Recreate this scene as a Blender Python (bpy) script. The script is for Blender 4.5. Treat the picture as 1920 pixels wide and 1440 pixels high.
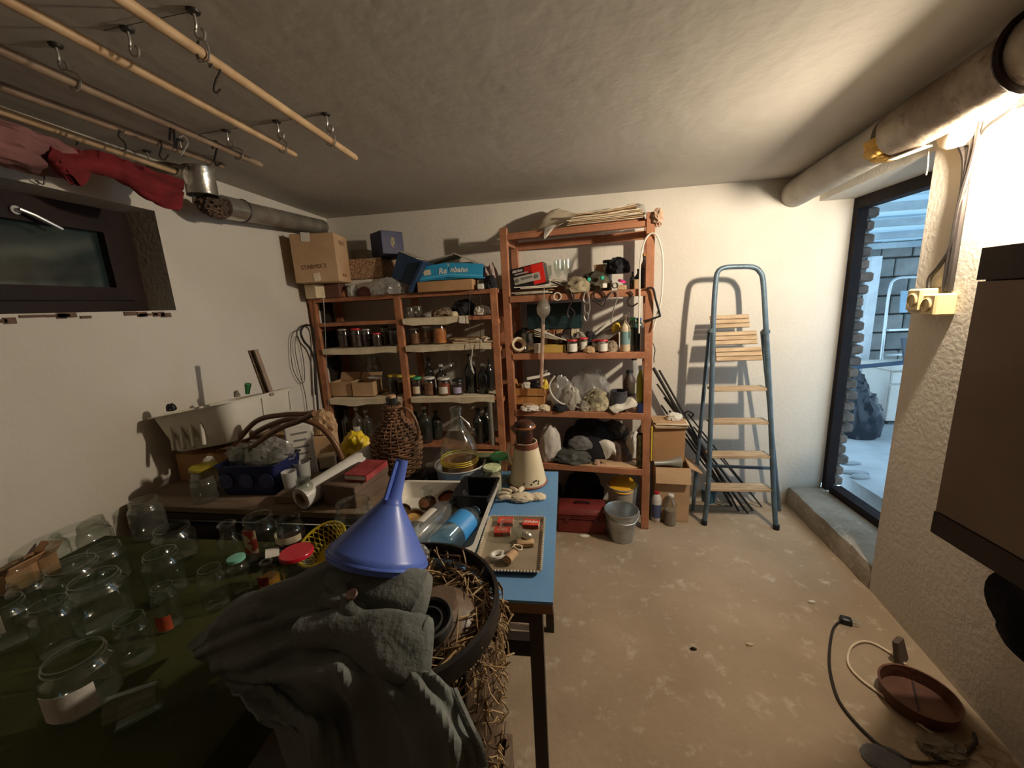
import bpy, math, random
from mathutils import Vector, Matrix, noise
sc = bpy.context.scene
for o in list(bpy.data.objects): bpy.data.objects.remove(o)
COL = sc.collection
R = math.radians
# ---------------------------------------------------------------- camera
FPX, CX, CY, EYE = 730.0, 960.0, 720.0, Vector((0, 0, 1.45))
_y = Vector((100, 155, -FPX)).normalized()                 # room depth direction seen by the camera
_z = -Vector((185, -3630, -FPX)).normalized()
_z = (_z - _y * _z.dot(_y)).normalized()
_x = _y.cross(_z)
CAMR = Matrix((_x, _y, _z))
cd = bpy.data.cameras.new('camera'); cam = bpy.data.objects.new('camera', cd); COL.objects.link(cam)
cam.matrix_world = Matrix.Translation(EYE) @ CAMR.to_4x4()
cd.sensor_width = 36.0; cd.lens = FPX / 1920 * 36.0; cd.clip_start = 0.02
sc.camera = cam
# ---------------------------------------------------------------- world, light, exposure
w = bpy.data.worlds.new('sky'); sc.world = w; w.use_nodes = True
bg = w.node_tree.nodes['Background']; bg.inputs[0].default_value = (0.50, 0.76, 1.0, 1); bg.inputs[1].default_value = 2.0
LAMP = Vector((1.312, 1.434, 1.876)); LAMP_W = 2300.0; LAMP_COL = (1.0, 0.86, 0.67)
vs = sc.view_settings
vs.view_transform = 'Standard'; vs.look = 'None'; vs.exposure = 0.18; vs.gamma = 1.0; vs.use_curve_mapping = False
sc.cycles.transparent_max_bounces = 20; sc.cycles.max_bounces = 6; sc.cycles.diffuse_bounces = 4; sc.cycles.glossy_bounces = 3; sc.cycles.transmission_bounces = 4
sc.cycles.caustics_reflective = False; sc.cycles.caustics_refractive = False
sc.cycles.sample_clamp_indirect = 4.0
# ---------------------------------------------------------------- measuring: a picture point put at a real depth
def ray(px, py): return CAMR @ Vector((px - CX, CY - py, -FPX))
def at(px, py, X=None, Y=None, Z=None):
    d = ray(px, py)
    t = X / d.x if X is not None else Y / d.y if Y is not None else (Z - EYE.z) / d.z
    return EYE + d * t
def atp(px, py, p, n):
    d = ray(px, py); return EYE + d * ((p - EYE).dot(n) / d.dot(n))
def mpp(p): return -(CAMR.transposed() @ (Vector(p) - EYE)).z / FPX      # metres per picture point there
# ---------------------------------------------------------------- materials
MATS = {}
def nt(name):
    m = bpy.data.materials.new(name); m.use_nodes = True; t = m.node_tree
    return m, t, t.nodes['Principled BSDF']
def M(name, c1, c2=None, sc_=6.0, rough=.75, bump=.15, bs=40.0, metal=0.0, detail=6, lo=.38, hi=.66, stretch=None, c3=None, spec=.4, subs=0, bd=.01):
    if name in MATS: return MATS[name]
    m, t, b = nt(name); N, L = t.nodes, t.links
    b.inputs['Roughness'].default_value = rough; b.inputs['Metallic'].default_value = metal
    b.inputs['Specular IOR Level'].default_value = spec
    tc = N.new('ShaderNodeTexCoord'); src = tc.outputs['Object']
    if stretch:
        mp = N.new('ShaderNodeMapping'); mp.inputs['Scale'].default_value = stretch; L.new(src, mp.inputs['Vector']); src = mp.outputs['Vector']
    n = N.new('ShaderNodeTexNoise'); n.inputs['Scale'].default_value = sc_; n.inputs['Detail'].default_value = min(detail, 4); L.new(src, n.inputs['Vector'])
    c2 = c2 or tuple(v * .82 for v in c1)
    r = N.new('ShaderNodeValToRGB'); L.new(n.outputs['Fac'], r.inputs['Fac'])
    r.color_ramp.elements[0].position = lo; r.color_ramp.elements[0].color = (*c2, 1)
    r.color_ramp.elements[1].position = hi; r.color_ramp.elements[1].color = (*c1, 1)
    col = r.outputs['Color']
    if c3:
        n3 = N.new('ShaderNodeTexNoise'); n3.inputs['Scale'].default_value = sc_ * 5.3; n3.inputs['Detail'].default_value = 5; n3.inputs['Roughness'].default_value = .7; L.new(src, n3.inputs['Vector'])
        r3 = N.new('ShaderNodeValToRGB'); L.new(n3.outputs['Fac'], r3.inputs['Fac'])
        r3.color_ramp.elements[0].position = .56; r3.color_ramp.elements[0].color = (0, 0, 0, 1)
        r3.color_ramp.elements[1].position = .70; r3.color_ramp.elements[1].color = (1, 1, 1, 1)
        mx = N.new('ShaderNodeMix'); mx.data_type = 'RGBA'; L.new(r3.outputs['Color'], mx.inputs[0]); L.new(col, mx.inputs[6]); mx.inputs[7].default_value = (*c3, 1); col = mx.outputs[2]
    L.new(col, b.inputs['Base Color'])
    if bump:
        nb = N.new('ShaderNodeTexNoise'); nb.inputs['Scale'].default_value = bs; nb.inputs['Detail'].default_value = 3; L.new(src, nb.inputs['Vector'])
        bp = N.new('ShaderNodeBump'); bp.inputs['Strength'].default_value = bump; bp.inputs['Distance'].default_value = bd; L.new(nb.outputs['Fac'], bp.inputs['Height']); L.new(bp.outputs['Normal'], b.inputs['Normal'])
    MATS[name] = m; return m
def GLASS(name, tint=(.93, .96, .94), dust=.012, dustc=(.55, .53, .47), rough=.10, ior=1.45):
    """thin glass wall: clear with Fresnel reflection and a little dust"""
    if name in MATS: return MATS[name]
    m, t, b = nt(name); N, L = t.nodes, t.links; N.remove(b)
    tr = N.new('ShaderNodeBsdfTransparent'); tr.inputs[0].default_value = (*tint, 1)
    gl = N.new('ShaderNodeBsdfGlossy'); gl.inputs['Roughness'].default_value = rough
    lw = N.new('ShaderNodeLayerWeight'); lw.inputs[0].default_value = .5; pw = N.new('ShaderNodeMath'); pw.operation = 'POWER'; pw.inputs[1].default_value = 4.0; L.new(lw.outputs['Facing'], pw.inputs[0])
    fr = N.new('ShaderNodeMath'); fr.operation = 'MULTIPLY_ADD'; fr.inputs[1].default_value = .80; fr.inputs[2].default_value = .075; L.new(pw.outputs[0], fr.inputs[0])
    a = N.new('ShaderNodeMixShader'); L.new(fr.outputs[0], a.inputs[0]); L.new(tr.outputs[0], a.inputs[1]); L.new(gl.outputs[0], a.inputs[2])
    df = N.new('ShaderNodeBsdfDiffuse'); df.inputs[0].default_value = (*dustc, 1)
    c = N.new('ShaderNodeMixShader'); L.new(a.outputs[0], c.inputs[1]); L.new(df.outputs[0], c.inputs[2])
    n = N.new('ShaderNodeTexNoise'); n.inputs['Scale'].default_value = 14; tc = N.new('ShaderNodeTexCoord'); L.new(tc.outputs['Object'], n.inputs['Vector'])
    ma = N.new('ShaderNodeMath'); ma.operation = 'MULTIPLY'; ma.inputs[1].default_value = dust * 2; L.new(n.outputs['Fac'], ma.inputs[0]); L.new(ma.outputs[0], c.inputs[0])
    L.new(c.outputs[0], N['Material Output'].inputs[0])
    MATS[name] = m; return m
def PLASTIC(name, c, alpha=.4, rough=.25):
    """crinkled translucent film"""
    if name in MATS: return MATS[name]
    m, t, b = nt(name); N, L = t.nodes, t.links; N.remove(b)
    tr = N.new('ShaderNodeBsdfTransparent'); gl = N.new('ShaderNodeBsdfGlossy'); gl.inputs['Roughness'].default_value = rough
    df = N.new('ShaderNodeBsdfDiffuse'); df.inputs[0].default_value = (*c, 1)
    tl = N.new('ShaderNodeBsdfTranslucent'); tl.inputs[0].default_value = (*c, 1)
    a = N.new('ShaderNodeMixShader'); a.inputs[0].default_value = .35; L.new(df.outputs[0], a.inputs[1]); L.new(tl.outputs[0], a.inputs[2])
    e = N.new('ShaderNodeMixShader'); e.inputs[0].default_value = alpha; L.new(tr.outputs[0], e.inputs[1]); L.new(a.outputs[0], e.inputs[2])
    lw = N.new('ShaderNodeLayerWeight'); lw.inputs[0].default_value = .5; pw = N.new('ShaderNodeMath'); pw.operation = 'POWER'; pw.inputs[1].default_value = 3.0; L.new(lw.outputs['Facing'], pw.inputs[0])
    fr = N.new('ShaderNodeMath'); fr.operation = 'MULTIPLY_ADD'; fr.inputs[1].default_value = .6; fr.inputs[2].default_value = .08; L.new(pw.outputs[0], fr.inputs[0])
    g = N.new('ShaderNodeMixShader'); L.new(fr.outputs[0], g.inputs[0]); L.new(e.outputs[0], g.inputs[1]); L.new(gl.outputs[0], g.inputs[2])
    L.new(g.outputs[0], N['Material Output'].inputs[0]); MATS[name] = m; return m
def P(name, c, rough=.5, metal=0.0, bump=0.0, **k): return M(name, c, tuple(v * .88 for v in c), 9, rough, bump, 50, metal, **k)
# ---------------------------------------------------------------- mesh building
class B:
    def __init__(s): s.v = []; s.f = []
    def add(s, vs_, fs, mx=None):
        k = len(s.v)
        s.v += [mx @ Vector(v) for v in vs_] if mx else [Vector(v) for v in vs_]
        s.f += [tuple(i + k for i in f) for f in fs]; return s
    def box(s, c, d, rot=None, top=None, bev=0.0):
        x, y, z = d[0] / 2, d[1] / 2, d[2] / 2; tx, ty = (top if top else (1, 1))
        if bev:
            b_ = min(bev, x * .9, y * .9, z * .9); V = []; 
            ring = lambda X, Y: [(X - b_, -Y), (X, -Y + b_), (X, Y - b_), (X - b_, Y), (-X + b_, Y), (-X, Y - b_), (-X, -Y + b_), (-X + b_, -Y)]
            for (zz, k) in ((-z, b_), (-z + b_, 0), (z - b_, 0), (z, b_)):
                q = (zz + z) / (2 * z); X = x * (1 + (tx - 1) * q) - k; Y = y * (1 + (ty - 1) * q) - k
                V += [(p[0], p[1], zz) for p in ring(X, Y)]
            Fs = [(7, 6, 5, 4, 3, 2, 1, 0), (24, 25, 26, 27, 28, 29, 30, 31)]
            for i in range(3):
                for j in range(8): a = i * 8 + j; b2 = i * 8 + (j + 1) % 8; Fs.append((a, b2, b2 + 8, a + 8))
        else:
            V = [(-x, -y, -z), (x, -y, -z), (x, y, -z), (-x, y, -z), (-x * tx, -y * ty, z), (x * tx, -y * ty, z), (x * tx, y * ty, z), (-x * tx, y * ty, z)]
            Fs = [(3, 2, 1, 0), (4, 5, 6, 7), (0, 1, 5, 4), (1, 2, 6, 5), (2, 3, 7, 6), (3, 0, 4, 7)]
        m = Matrix.Translation(c)
        if rot is not None: m = m @ (rot.to_4x4() if isinstance(rot, Matrix) else Matrix.Rotation(rot, 4, 'Z'))
        return s.add(V, Fs, m)
    def bar(s, p0, p1, wx, wy, up=(0, 0, 1)):
        p0, p1 = Vector(p0), Vector(p1); d = p1 - p0; L_ = d.length; z = d.normalized(); u = Vector(up)
        if abs(z.dot(u)) > .98: u = Vector((0, 1, 0))
        x = u.cross(z).normalized(); y = z.cross(x)
        m = Matrix((x, y, z)).transposed()
        return s.box((p0 + p1) / 2, (wx, wy, L_), m)
    def lathe(s, prof, seg=24, mx=None, cap=False, closed=False):
        V = []; Fs = []; idx = []
        for (r, z) in prof:
            if r < 1e-5: idx.append([len(V)]); V.append((0, 0, z))
            else:
                idx.append(list(range(len(V), len(V) + seg))); V += [(r * math.cos(2 * math.pi * i / seg), r * math.sin(2 * math.pi * i / seg), z) for i in range(seg)]
        for a, b_ in zip(idx, idx[1:]):
            for i in range(seg):
                j = (i + 1) % seg
                if len(a) == 1 and len(b_) == 1: continue
                if len(a) == 1: Fs.append((a[0], b_[j], b_[i]))
                elif len(b_) == 1: Fs.append((a[i], a[j], b_[0]))
                else: Fs.append((a[i], a[j], b_[j], b_[i]))
        if cap:
            if len(idx[0]) > 1: Fs.append(tuple(reversed(idx[0])))
            if len(idx[-1]) > 1: Fs.append(tuple(idx[-1]))
        return s.add(V, Fs, mx)
    def tube(s, pts, r, seg=8, cap=True, closed=False, flat=1.0):
        pts = [Vector(p) for p in pts]; n = len(pts); V = []; Fs = []; u = None
        for i, p in enumerate(pts):
            a = pts[(i - 1) % n] if (closed or i > 0) else p; b_ = pts[(i + 1) % n] if (closed or i < n - 1) else p
            t = (b_ - a).normalized() if (b_ - a).length > 1e-9 else Vector((0, 0, 1))
            if u is None: u = t.orthogonal().normalized()
            u = (u - t * u.dot(t)); u = u.normalized() if u.length > 1e-6 else t.orthogonal().normalized()
            w_ = t.cross(u); rr = r[i] if isinstance(r, (list, tuple)) else r
            V += [p + (u * math.cos(2 * math.pi * k / seg) + w_ * math.sin(2 * math.pi * k / seg) * flat) * rr for k in range(seg)]
        m = n if closed else n - 1
        for i in range(m):
            for k in range(seg):
                a = i * seg + k; b_ = i * seg + (k + 1) % seg; c = ((i + 1) % n) * seg + (k + 1) % seg; d = ((i + 1) % n) * seg + k
                Fs.append((a, b_, c, d))
        if cap and not closed: Fs.append(tuple(reversed(range(seg)))); Fs.append(tuple(range((n - 1) * seg, n * seg)))
        return s.add(V, Fs)
    def cyl(s, p0, p1, r0, r1=None, seg=16, cap=True): return s.tube([p0, p1], [r0, r1 if r1 is not None else r0], seg, cap)
    def surf(s, rows, thick=0.0, closed_u=False):
        nv, nu = len(rows), len(rows[0]); V = [Vector(p) for r_ in rows for p in r_]; Fs = []
        for j in range(nv - 1):
            for i in range(nu if closed_u else nu - 1):
                a = j * nu + i; b_ = j * nu + (i + 1) % nu; Fs.append((a, b_, b_ + nu, a + nu))
        if thick:
            nrm = [Vector() for _ in V]
            for f in Fs:
                n_ = (V[f[1]] - V[f[0]]).cross(V[f[3]] - V[f[0]])
                for i in f: nrm[i] += n_
            k = len(V); V2 = [v - (n_.normalized() if n_.length else Vector((0, 0, 1))) * thick for v, n_ in zip(V, nrm)]
            F2 = [tuple(reversed([i + k for i in f])) for f in Fs]; ed = []
            if not closed_u:
                for j in range(nv - 1):
                    a, b_ = j * nu, (j + 1) * nu; ed.append((a, b_, b_ + k, a + k)); a, b_ = j * nu + nu - 1, (j + 1) * nu + nu - 1; ed.append((b_, a, a + k, b_ + k))
            for i in range(nu if closed_u else nu - 1):
                a, b_ = i, (i + 1) % nu; ed.append((b_, a, a + k, b_ + k)); a, b_ = (nv - 1) * nu + i, (nv - 1) * nu + (i + 1) % nu; ed.append((a, b_, b_ + k, a + k))
            V += V2; Fs += F2 + ed
        return s.add(V, Fs)
    def mesh(s, name, smooth=None):
        me = bpy.data.meshes.new(name); me.from_pydata([tuple(v) for v in s.v], [], s.f); me.update()
        if smooth is not None:
            me.polygons.foreach_set('use_smooth', [True] * len(me.polygons))
            try: me.set_sharp_from_angle(angle=R(smooth))
            except Exception: pass
        return me
    def build(s, name, mat, parent=None, loc=None, rot=None, smooth=40, world=False):
        o = bpy.data.objects.new(name, s.mesh(name, smooth)); COL.objects.link(o)
        if mat: o.data.materials.append(mat)
        if loc is not None: o.location = loc
        if rot is not None: o.rotation_euler = rot
        if parent:
            o.parent = parent
            if world: o.matrix_parent_inverse = basis(parent).inverted()
        return o
def basis(o):
    m = Matrix.LocRotScale(o.location, o.rotation_euler, o.scale)
    return (basis(o.parent) @ o.matrix_parent_inverse @ m) if o.parent else m
def tag(o, label, cat, group=None, kind=None):
    o['label'] = label; o['category'] = cat
    if group: o['group'] = group
    if kind: o['kind'] = kind
    return o
def thing(name, label, cat, loc=(0, 0, 0), rz=0.0, group=None, rot=None):
    o = bpy.data.objects.new(name, None); COL.objects.link(o); o.empty_display_size = .05
    o.location = loc; o.rotation_euler = rot if rot is not None else (0, 0, rz); return tag(o, label, cat, group)
def struct(o): o['kind'] = 'structure'; return o
def copy_tree(o, parent=None):
    c = o.copy(); COL.objects.link(c); c.parent = parent
    for ch in [x for x in bpy.data.objects if x.parent == o]: copy_tree(ch, c)
    return c
def text(body, size, mat, parent, loc, rot, shear=0.0, name='lettering', ext=.0004, align='CENTER', sx=1.0, bold=0.0):
    cu = bpy.data.curves.new(name, 'FONT'); cu.body = body; cu.size = size; cu.extrude = ext; cu.align_x = align; cu.align_y = 'CENTER'; cu.shear = shear; cu.offset = bold
    cu.materials.append(mat); tmp = bpy.data.objects.new(name, cu); COL.objects.link(tmp); bpy.context.view_layer.update()
    me = bpy.data.meshes.new_from_object(tmp.evaluated_get(bpy.context.evaluated_depsgraph_get())); bpy.data.objects.remove(tmp)
    o = bpy.data.objects.new(name, me); COL.objects.link(o); o.parent = parent; o.location = loc; o.rotation_euler = rot; o.scale = (sx, 1, 1); return o
ORD = ('lowest', 'second lowest', 'third from the bottom', 'fourth from the bottom', 'fifth from the bottom', 'sixth from the bottom', 'seventh from the bottom', 'eighth from the bottom', 'ninth from the bottom', 'tenth from the bottom')
SIDE = ('leftmost', 'second from left', 'third from left', 'fourth from left', 'fifth from left', 'sixth from left', 'seventh from left', 'eighth from left')
def untie(t, what, where, cat_, group, words=ORD):
    """the pieces of a pile are things of their own: lift them out of the pile's Empty"""
    ch = [o for o in bpy.data.objects if o.parent == t]; n = len(ch)
    for i, o in enumerate(ch):
        m_ = basis(o); o.parent = None; o.matrix_parent_inverse = Matrix.Identity(4); o.matrix_world = m_
        tag(o, '%s %s, %s' % (what, where, 'topmost' if (words is ORD and i == n - 1) else 'rightmost' if (words is SIDE and i == n - 1) else words[i]), cat_, group)
    bpy.data.objects.remove(t)
def rnd(a, b_): return random.uniform(a, b_)
def ridged(p, k, seed):
    q = Vector((p[0] * k + seed * 7.3, p[1] * k - seed * 3.1, p[2] * k + seed * 1.7)); a = 0; amp = 1
    for _ in range(3): a += amp * (1 - 2.4 * abs(noise.noise(q))); q = q * 2.1; amp *= .42
    return a / 1.75
ICO = {}
def ico(n):
    if n not in ICO:
        import bmesh
        bm = bmesh.new(); bmesh.ops.create_icosphere(bm, subdivisions=n, radius=1); bm.verts.ensure_lookup_table()
        ICO[n] = ([v.co.copy() for v in bm.verts], [tuple(v.index for v in f.verts) for f in bm.faces]); bm.free()
    return ICO[n]
def crumple(d, seed=1, amp=.3, k=2.2, n=4, flat=-.45, pull=None):
    """crumpled lump of size d resting on z=0: ridged folds, flattened underside"""
    V, Fs = ico(n); out = []
    for v in V:
        e = 1 + amp * ridged(v, k, seed); p = Vector((v.x * e, v.y * e, v.z * e))
        p.z = max(p.z, flat * (1 + .05 * noise.noise(v * 5)))
        out.append(p)
    z0 = min(p.z for p in out); z1 = max(p.z for p in out); mx = max(abs(p.x) for p in out); my = max(abs(p.y) for p in out)
    b = B(); b.add([(p.x / mx * d[0] / 2, p.y / my * d[1] / 2, (p.z - z0) / (z1 - z0) * d[2]) for p in out], Fs); return b
def cat(p0, p1, p2, p3, t): return .5 * ((2 * p1) + (-p0 + p2) * t + (2 * p0 - 5 * p1 + 4 * p2 - p3) * t * t + (-p0 + 3 * p1 - 3 * p2 + p3) * t ** 3)
def spline(pts, n, closed=False):
    pts = [Vector(p) for p in pts]; m = len(pts); out = []
    for i in range(m if closed else m - 1):
        g = (lambda j: pts[j % m]) if closed else (lambda j: pts[max(0, min(m - 1, j))])
        for k in range(n): out.append(cat(g(i - 1), g(i), g(i + 1), g(i + 2), k / n))
    if not closed: out.append(pts[-1])
    return out
def patch(grid, n, amp=0.0, k=8.0, seed=1, thick=.003, fold=None, lines=()):
    rows = [spline(r_, n) for r_ in grid]; colsN = len(rows[0]); cols = [spline([r_[i] for r_ in rows], n) for i in range(colsN)]
    out = [[cols[i][j] for i in range(colsN)] for j in range(len(cols[0]))]
    if amp:
        res = [list(r_) for r_ in out]
        for j, r_ in enumerate(out):
            for i, p in enumerate(r_):
                a = out[max(j - 1, 0)][i]; b_ = out[min(j + 1, len(out) - 1)][i]; c = r_[max(i - 1, 0)]; d = r_[min(i + 1, colsN - 1)]
                n_ = (d - c).cross(b_ - a); n_ = n_.normalized() if n_.length > 1e-9 else Vector((0, 0, 1))
                res[j][i] = p + n_ * amp * (ridged(p, k, seed) if not fold else 1.5 * noise.noise(Vector((p.x * fold[0], p.y * fold[1], p.z * fold[2])) * k + Vector((seed, 0, 0))) + .75 * ridged((p.x * fold[0], p.y * fold[1], p.z * fold[2]), k * 1.25, seed + 5))
                u, v_ = i / (colsN - 1), j / (len(out) - 1)
                for (u0, v0, u1, v1, w_, h_) in lines:
                    du, dv = u1 - u0, v1 - v0; q = max(0, min(1, ((u - u0) * du + (v_ - v0) * dv) / (du * du + dv * dv))); dd = math.hypot(u - u0 - q * du + .02 * math.sin(q * 7 + u0 * 9), v_ - v0 - q * dv + .02 * math.sin(q * 5 + v0 * 11))
                    res[j][i] -= n_ * h_ * math.exp(-(dd / w_) ** 2) * (.4 + .6 * math.sin(math.pi * min(1, q * .8 + .15)))
        out = res
    b = B(); b.surf(out, thick); return b
def ringpts(c, r, n, axis='z', ry=None, a0=0, a1=2 * math.pi, full=True):
    ry = ry or r; P_ = []
    for i in range(n if full else n + 1):
        a = a0 + (a1 - a0) * i / n; u, v_ = r * math.cos(a), ry * math.sin(a)
        P_.append(Vector(c) + (Vector((u, v_, 0)) if axis == 'z' else Vector((u, 0, v_)) if axis == 'y' else Vector((0, u, v_))))
    return P_
# ---------------------------------------------------------------- palette
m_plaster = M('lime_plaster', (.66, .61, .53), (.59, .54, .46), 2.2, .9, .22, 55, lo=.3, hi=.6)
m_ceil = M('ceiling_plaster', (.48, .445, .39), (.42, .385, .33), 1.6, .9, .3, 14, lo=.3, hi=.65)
m_floor = M('dusty_concrete', (.44, .335, .23), (.29, .215, .14), 1.9, .92, .5, 26, c3=(.50, .42, .32), detail=9, lo=.3, hi=.7)
m_step = M('worn_concrete_step', (.42, .37, .29), (.27, .225, .17), 4, .9, .5, 30, c3=(.52, .46, .38))
m_wood = M('red_brown_shelf_wood', (.46, .19, .09), (.32, .125, .058), 5, .6, .2, 60, stretch=(3, 3, 3), c3=(.42, .2, .1))
m_woodr = M('reddish_rack_wood', (.48, .21, .11), (.34, .14, .07), 6, .6, .2, 60, c3=(.48, .25, .15))
m_rod = M('pale_beech_rod', (.58, .40, .23), (.44, .28, .15), 12, .55, .1, 50)
m_rod2 = M('dusty_dark_rod', (.30, .21, .14), (.2, .13, .085), 12, .6, .1, 50)
m_paper = M('yellowed_paper', (.82, .71, .52), (.66, .55, .38), 9, .85, .25, 30)
m_white = M('white_paper', (.78, .74, .66), (.66, .62, .54), 6, .8, .2, 30)
m_card = M('brown_cardboard', (.46, .26, .125), (.37, .20, .09), 5, .85, .15, 80)
m_card2 = M('pale_cardboard', (.55, .36, .21), (.45, .285, .155), 5, .85, .15, 80)
m_unseen_wall = M('darkened_unseen_wall', (.16, .11, .085), (.10, .07, .055), 6, .9, .4, 20)  # unseen wall behind the camera, darkened to cut the bounce light
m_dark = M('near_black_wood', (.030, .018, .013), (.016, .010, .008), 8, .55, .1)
m_frame = M('dark_brown_frame', (.022, .010, .008), (.012, .006, .005), 7, .6, .15, 30, spec=.2)
m_steel = M('galvanised_steel', (.52, .54, .53), (.36, .38, .38), 14, .38, .1, 60, metal=.75)
m_wire = P('dark_wire', (.05, .042, .038), .45, .6)
m_wirel = P('bright_wire', (.60, .58, .54), .35, .8)
m_black = M('black_plastic', (.012, .012, .014), (.006, .006, .007), 8, .4, .05)
m_blackcloth = M('black_cloth', (.018, .018, .022), (.008, .008, .010), 12, .9, .5, 90)
m_cream = P('cream_bakelite', (.72, .57, .30), .4)
m_rubber = P('brown_hose', (.16, .075, .035), .35)
m_ladder = M('blue_grey_painted_steel', (.11, .17, .22), (.07, .11, .145), 16, .4, .1, 60, metal=.2, c3=(.2, .2, .2))
m_tread = M('worn_ladder_tread', (.56, .42, .27), (.40, .28, .17), 7, .75, .3, 40, stretch=(1.2, 9, 9))
g_clear = GLASS('clear_glass'); g_dusty = GLASS('dusty_glass', (.86, .88, .84), .07); g_green = GLASS('green_glass', (.10, .26, .12), .05, rough=.05)
g_brown = GLASS('brown_glass', (.16, .07, .02), .03); g_dark = GLASS('dark_bottle_glass', (.03, .05, .03), .04); g_pet = GLASS('clear_pet', (.90, .93, .95), .09, (.7, .75, .8)); g_petb = GLASS('blue_pet', (.62, .80, .93), .05, (.5, .7, .85))
g_demi = GLASS('demijohn_glass', (.86, .90, .86), .05, (.62, .64, .58), .06)
g_olive = GLASS('olive_glass', (.5, .46, .22), .08)
p_bag = PLASTIC('clear_bag_film', (.72, .71, .68), .42); p_white = PLASTIC('milky_plastic', (.78, .78, .74), .75, .35)
# ================================================================ the room
XL, YB, ZC = -1.648, 2.717, 2.103; YF = -1.35
def xr(y): return 1.437 + (.064 if y > 1.87 else .125) * (y - 1.87)          # line of the right wall / step front
struct(B().box(((XL + 1.8) / 2 - .1, (YB + YF) / 2, -.05), (3.9, YB - YF + .4, .1)).build('floor', m_floor))
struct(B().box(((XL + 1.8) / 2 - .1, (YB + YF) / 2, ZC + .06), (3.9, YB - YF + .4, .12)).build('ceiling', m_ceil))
struct(B().box(((XL - .3 + 1.70) / 2, YB + .1, ZC / 2), (1.70 - XL + .3, .2, ZC)).build('wall_back', m_plaster))
struct(B().box((0, YF - .1, ZC / 2), (3.9, .2, ZC)).build('wall_front', m_unseen_wall))
# left wall with the window opening
def holed(y0, y1, z0, z1, hy0, hy1, hz0, hz1, x, t):
    o = [(y0, z0), (y1, z0), (y1, z1), (y0, z1)]; h = [(hy0, hz0), (hy1, hz0), (hy1, hz1), (hy0, hz1)]; b = B()
    V = [(x, *p) for p in o + h] + [(x - t, *p) for p in o + h]; Fs = []
    for i in range(4):
        j = (i + 1) % 4; Fs += [(i, j, 4 + j, 4 + i), (8 + j, 8 + i, 12 + i, 12 + j), (4 + i, 4 + j, 12 + j, 12 + i), (j, i, 8 + i, 8 + j)]
    return b.add(V, Fs)
WY0, WY1, WZ0, WZ1 = .42, 1.489, 1.497, 1.895
struct(holed(YF, YB, 0, ZC, WY0, WY1, WZ0, WZ1, XL, .30).build('wall_left', m_plaster, smooth=None))
# window: dark brown wooden casement set back in the opening
win = bpy.data.objects.new('window_1', None); COL.objects.link(win); win.location = (XL - .12, .95, WZ0); struct(win)
win['label'] = 'dark brown wooden basement window with dusty pane in left wall'
xw = XL - .135
b = B()
for (y0, y1, z0, z1) in ((WY0, WY1, WZ0, WZ0 + .045), (WY0, WY1, WZ1 - .04, WZ1), (WY0, WY0 + .05, WZ0 + .045, WZ1 - .04), (WY1 - .05, WY1, WZ0 + .045, WZ1 - .04)):
    b.box((xw - .03, (y0 + y1) / 2, (z0 + z1) / 2), (.06, y1 - y0, z1 - z0))
b.build('outer_frame', m_frame, win, world=True)
b = B(); a0, a1, c0, c1 = WY0 + .052, WY1 - .052, WZ0 + .047, WZ1 - .042
for (y0, y1, z0, z1) in ((a0, a1, c0, c0 + .05), (a0, a1, c1 - .05, c1), (a0, a0 + .06, c0 + .05, c1 - .05), (a1 - .06, a1, c0 + .05, c1 - .05)):
    b.box((xw - .012, (y0 + y1) / 2, (z0 + z1) / 2), (.05, y1 - y0, z1 - z0))
sash = b.build('sash', m_frame, win, world=True)
B().box((xw - .02, (a0 + a1) / 2, (c0 + c1) / 2), (.004, a1 - a0 - .11, c1 - c0 - .09)).build('pane', GLASS('grimy_window_glass', (.45, .55, .52), .20, (.10, .13, .12), .08), win, world=True)
b = B(); p = Vector((xw + .018, 1.13, c1 - .022)); b.lathe([(0, -.004), (.014, -.004), (.014, .004), (0, .004)], 12, Matrix.Translation(p) @ Matrix.Rotation(R(90), 4, 'Y'))
b.tube([p, p + Vector((.022, .0, 0)), p + Vector((.026, .03, -.012)), p + Vector((.026, .095, -.045))], .006, 8)
b.build('window_handle', m_wirel, win, world=True)
struct(B().box((XL - .46, .95, 1.69), (.04, 1.3, .62)).build('wall_light_well', M('dark_soil_wall', (.05, .055, .045), (.03, .03, .025), 6, .95, .4, 30)))
b = B(); b.box((XL - .38, .95, 1.36), (.16, 1.3, .04)); struct(b.build('wall_light_well_floor', MATS['dark_soil_wall']))
# crumbling plaster strip under the window
b = B()
for i in range(14): b.box((XL + .002, rnd(.72, 1.46), WZ0 - .008 - rnd(0, .012)), (.006, rnd(.02, .07), rnd(.008, .02)))
o = b.build('plaster_chips', M('chip_brown', (.20, .12, .08), (.12, .07, .05), 20, .9, .3)); o.parent = win; o.matrix_parent_inverse = basis(win).inverted(); o['kind'] = 'stuff'
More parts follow.
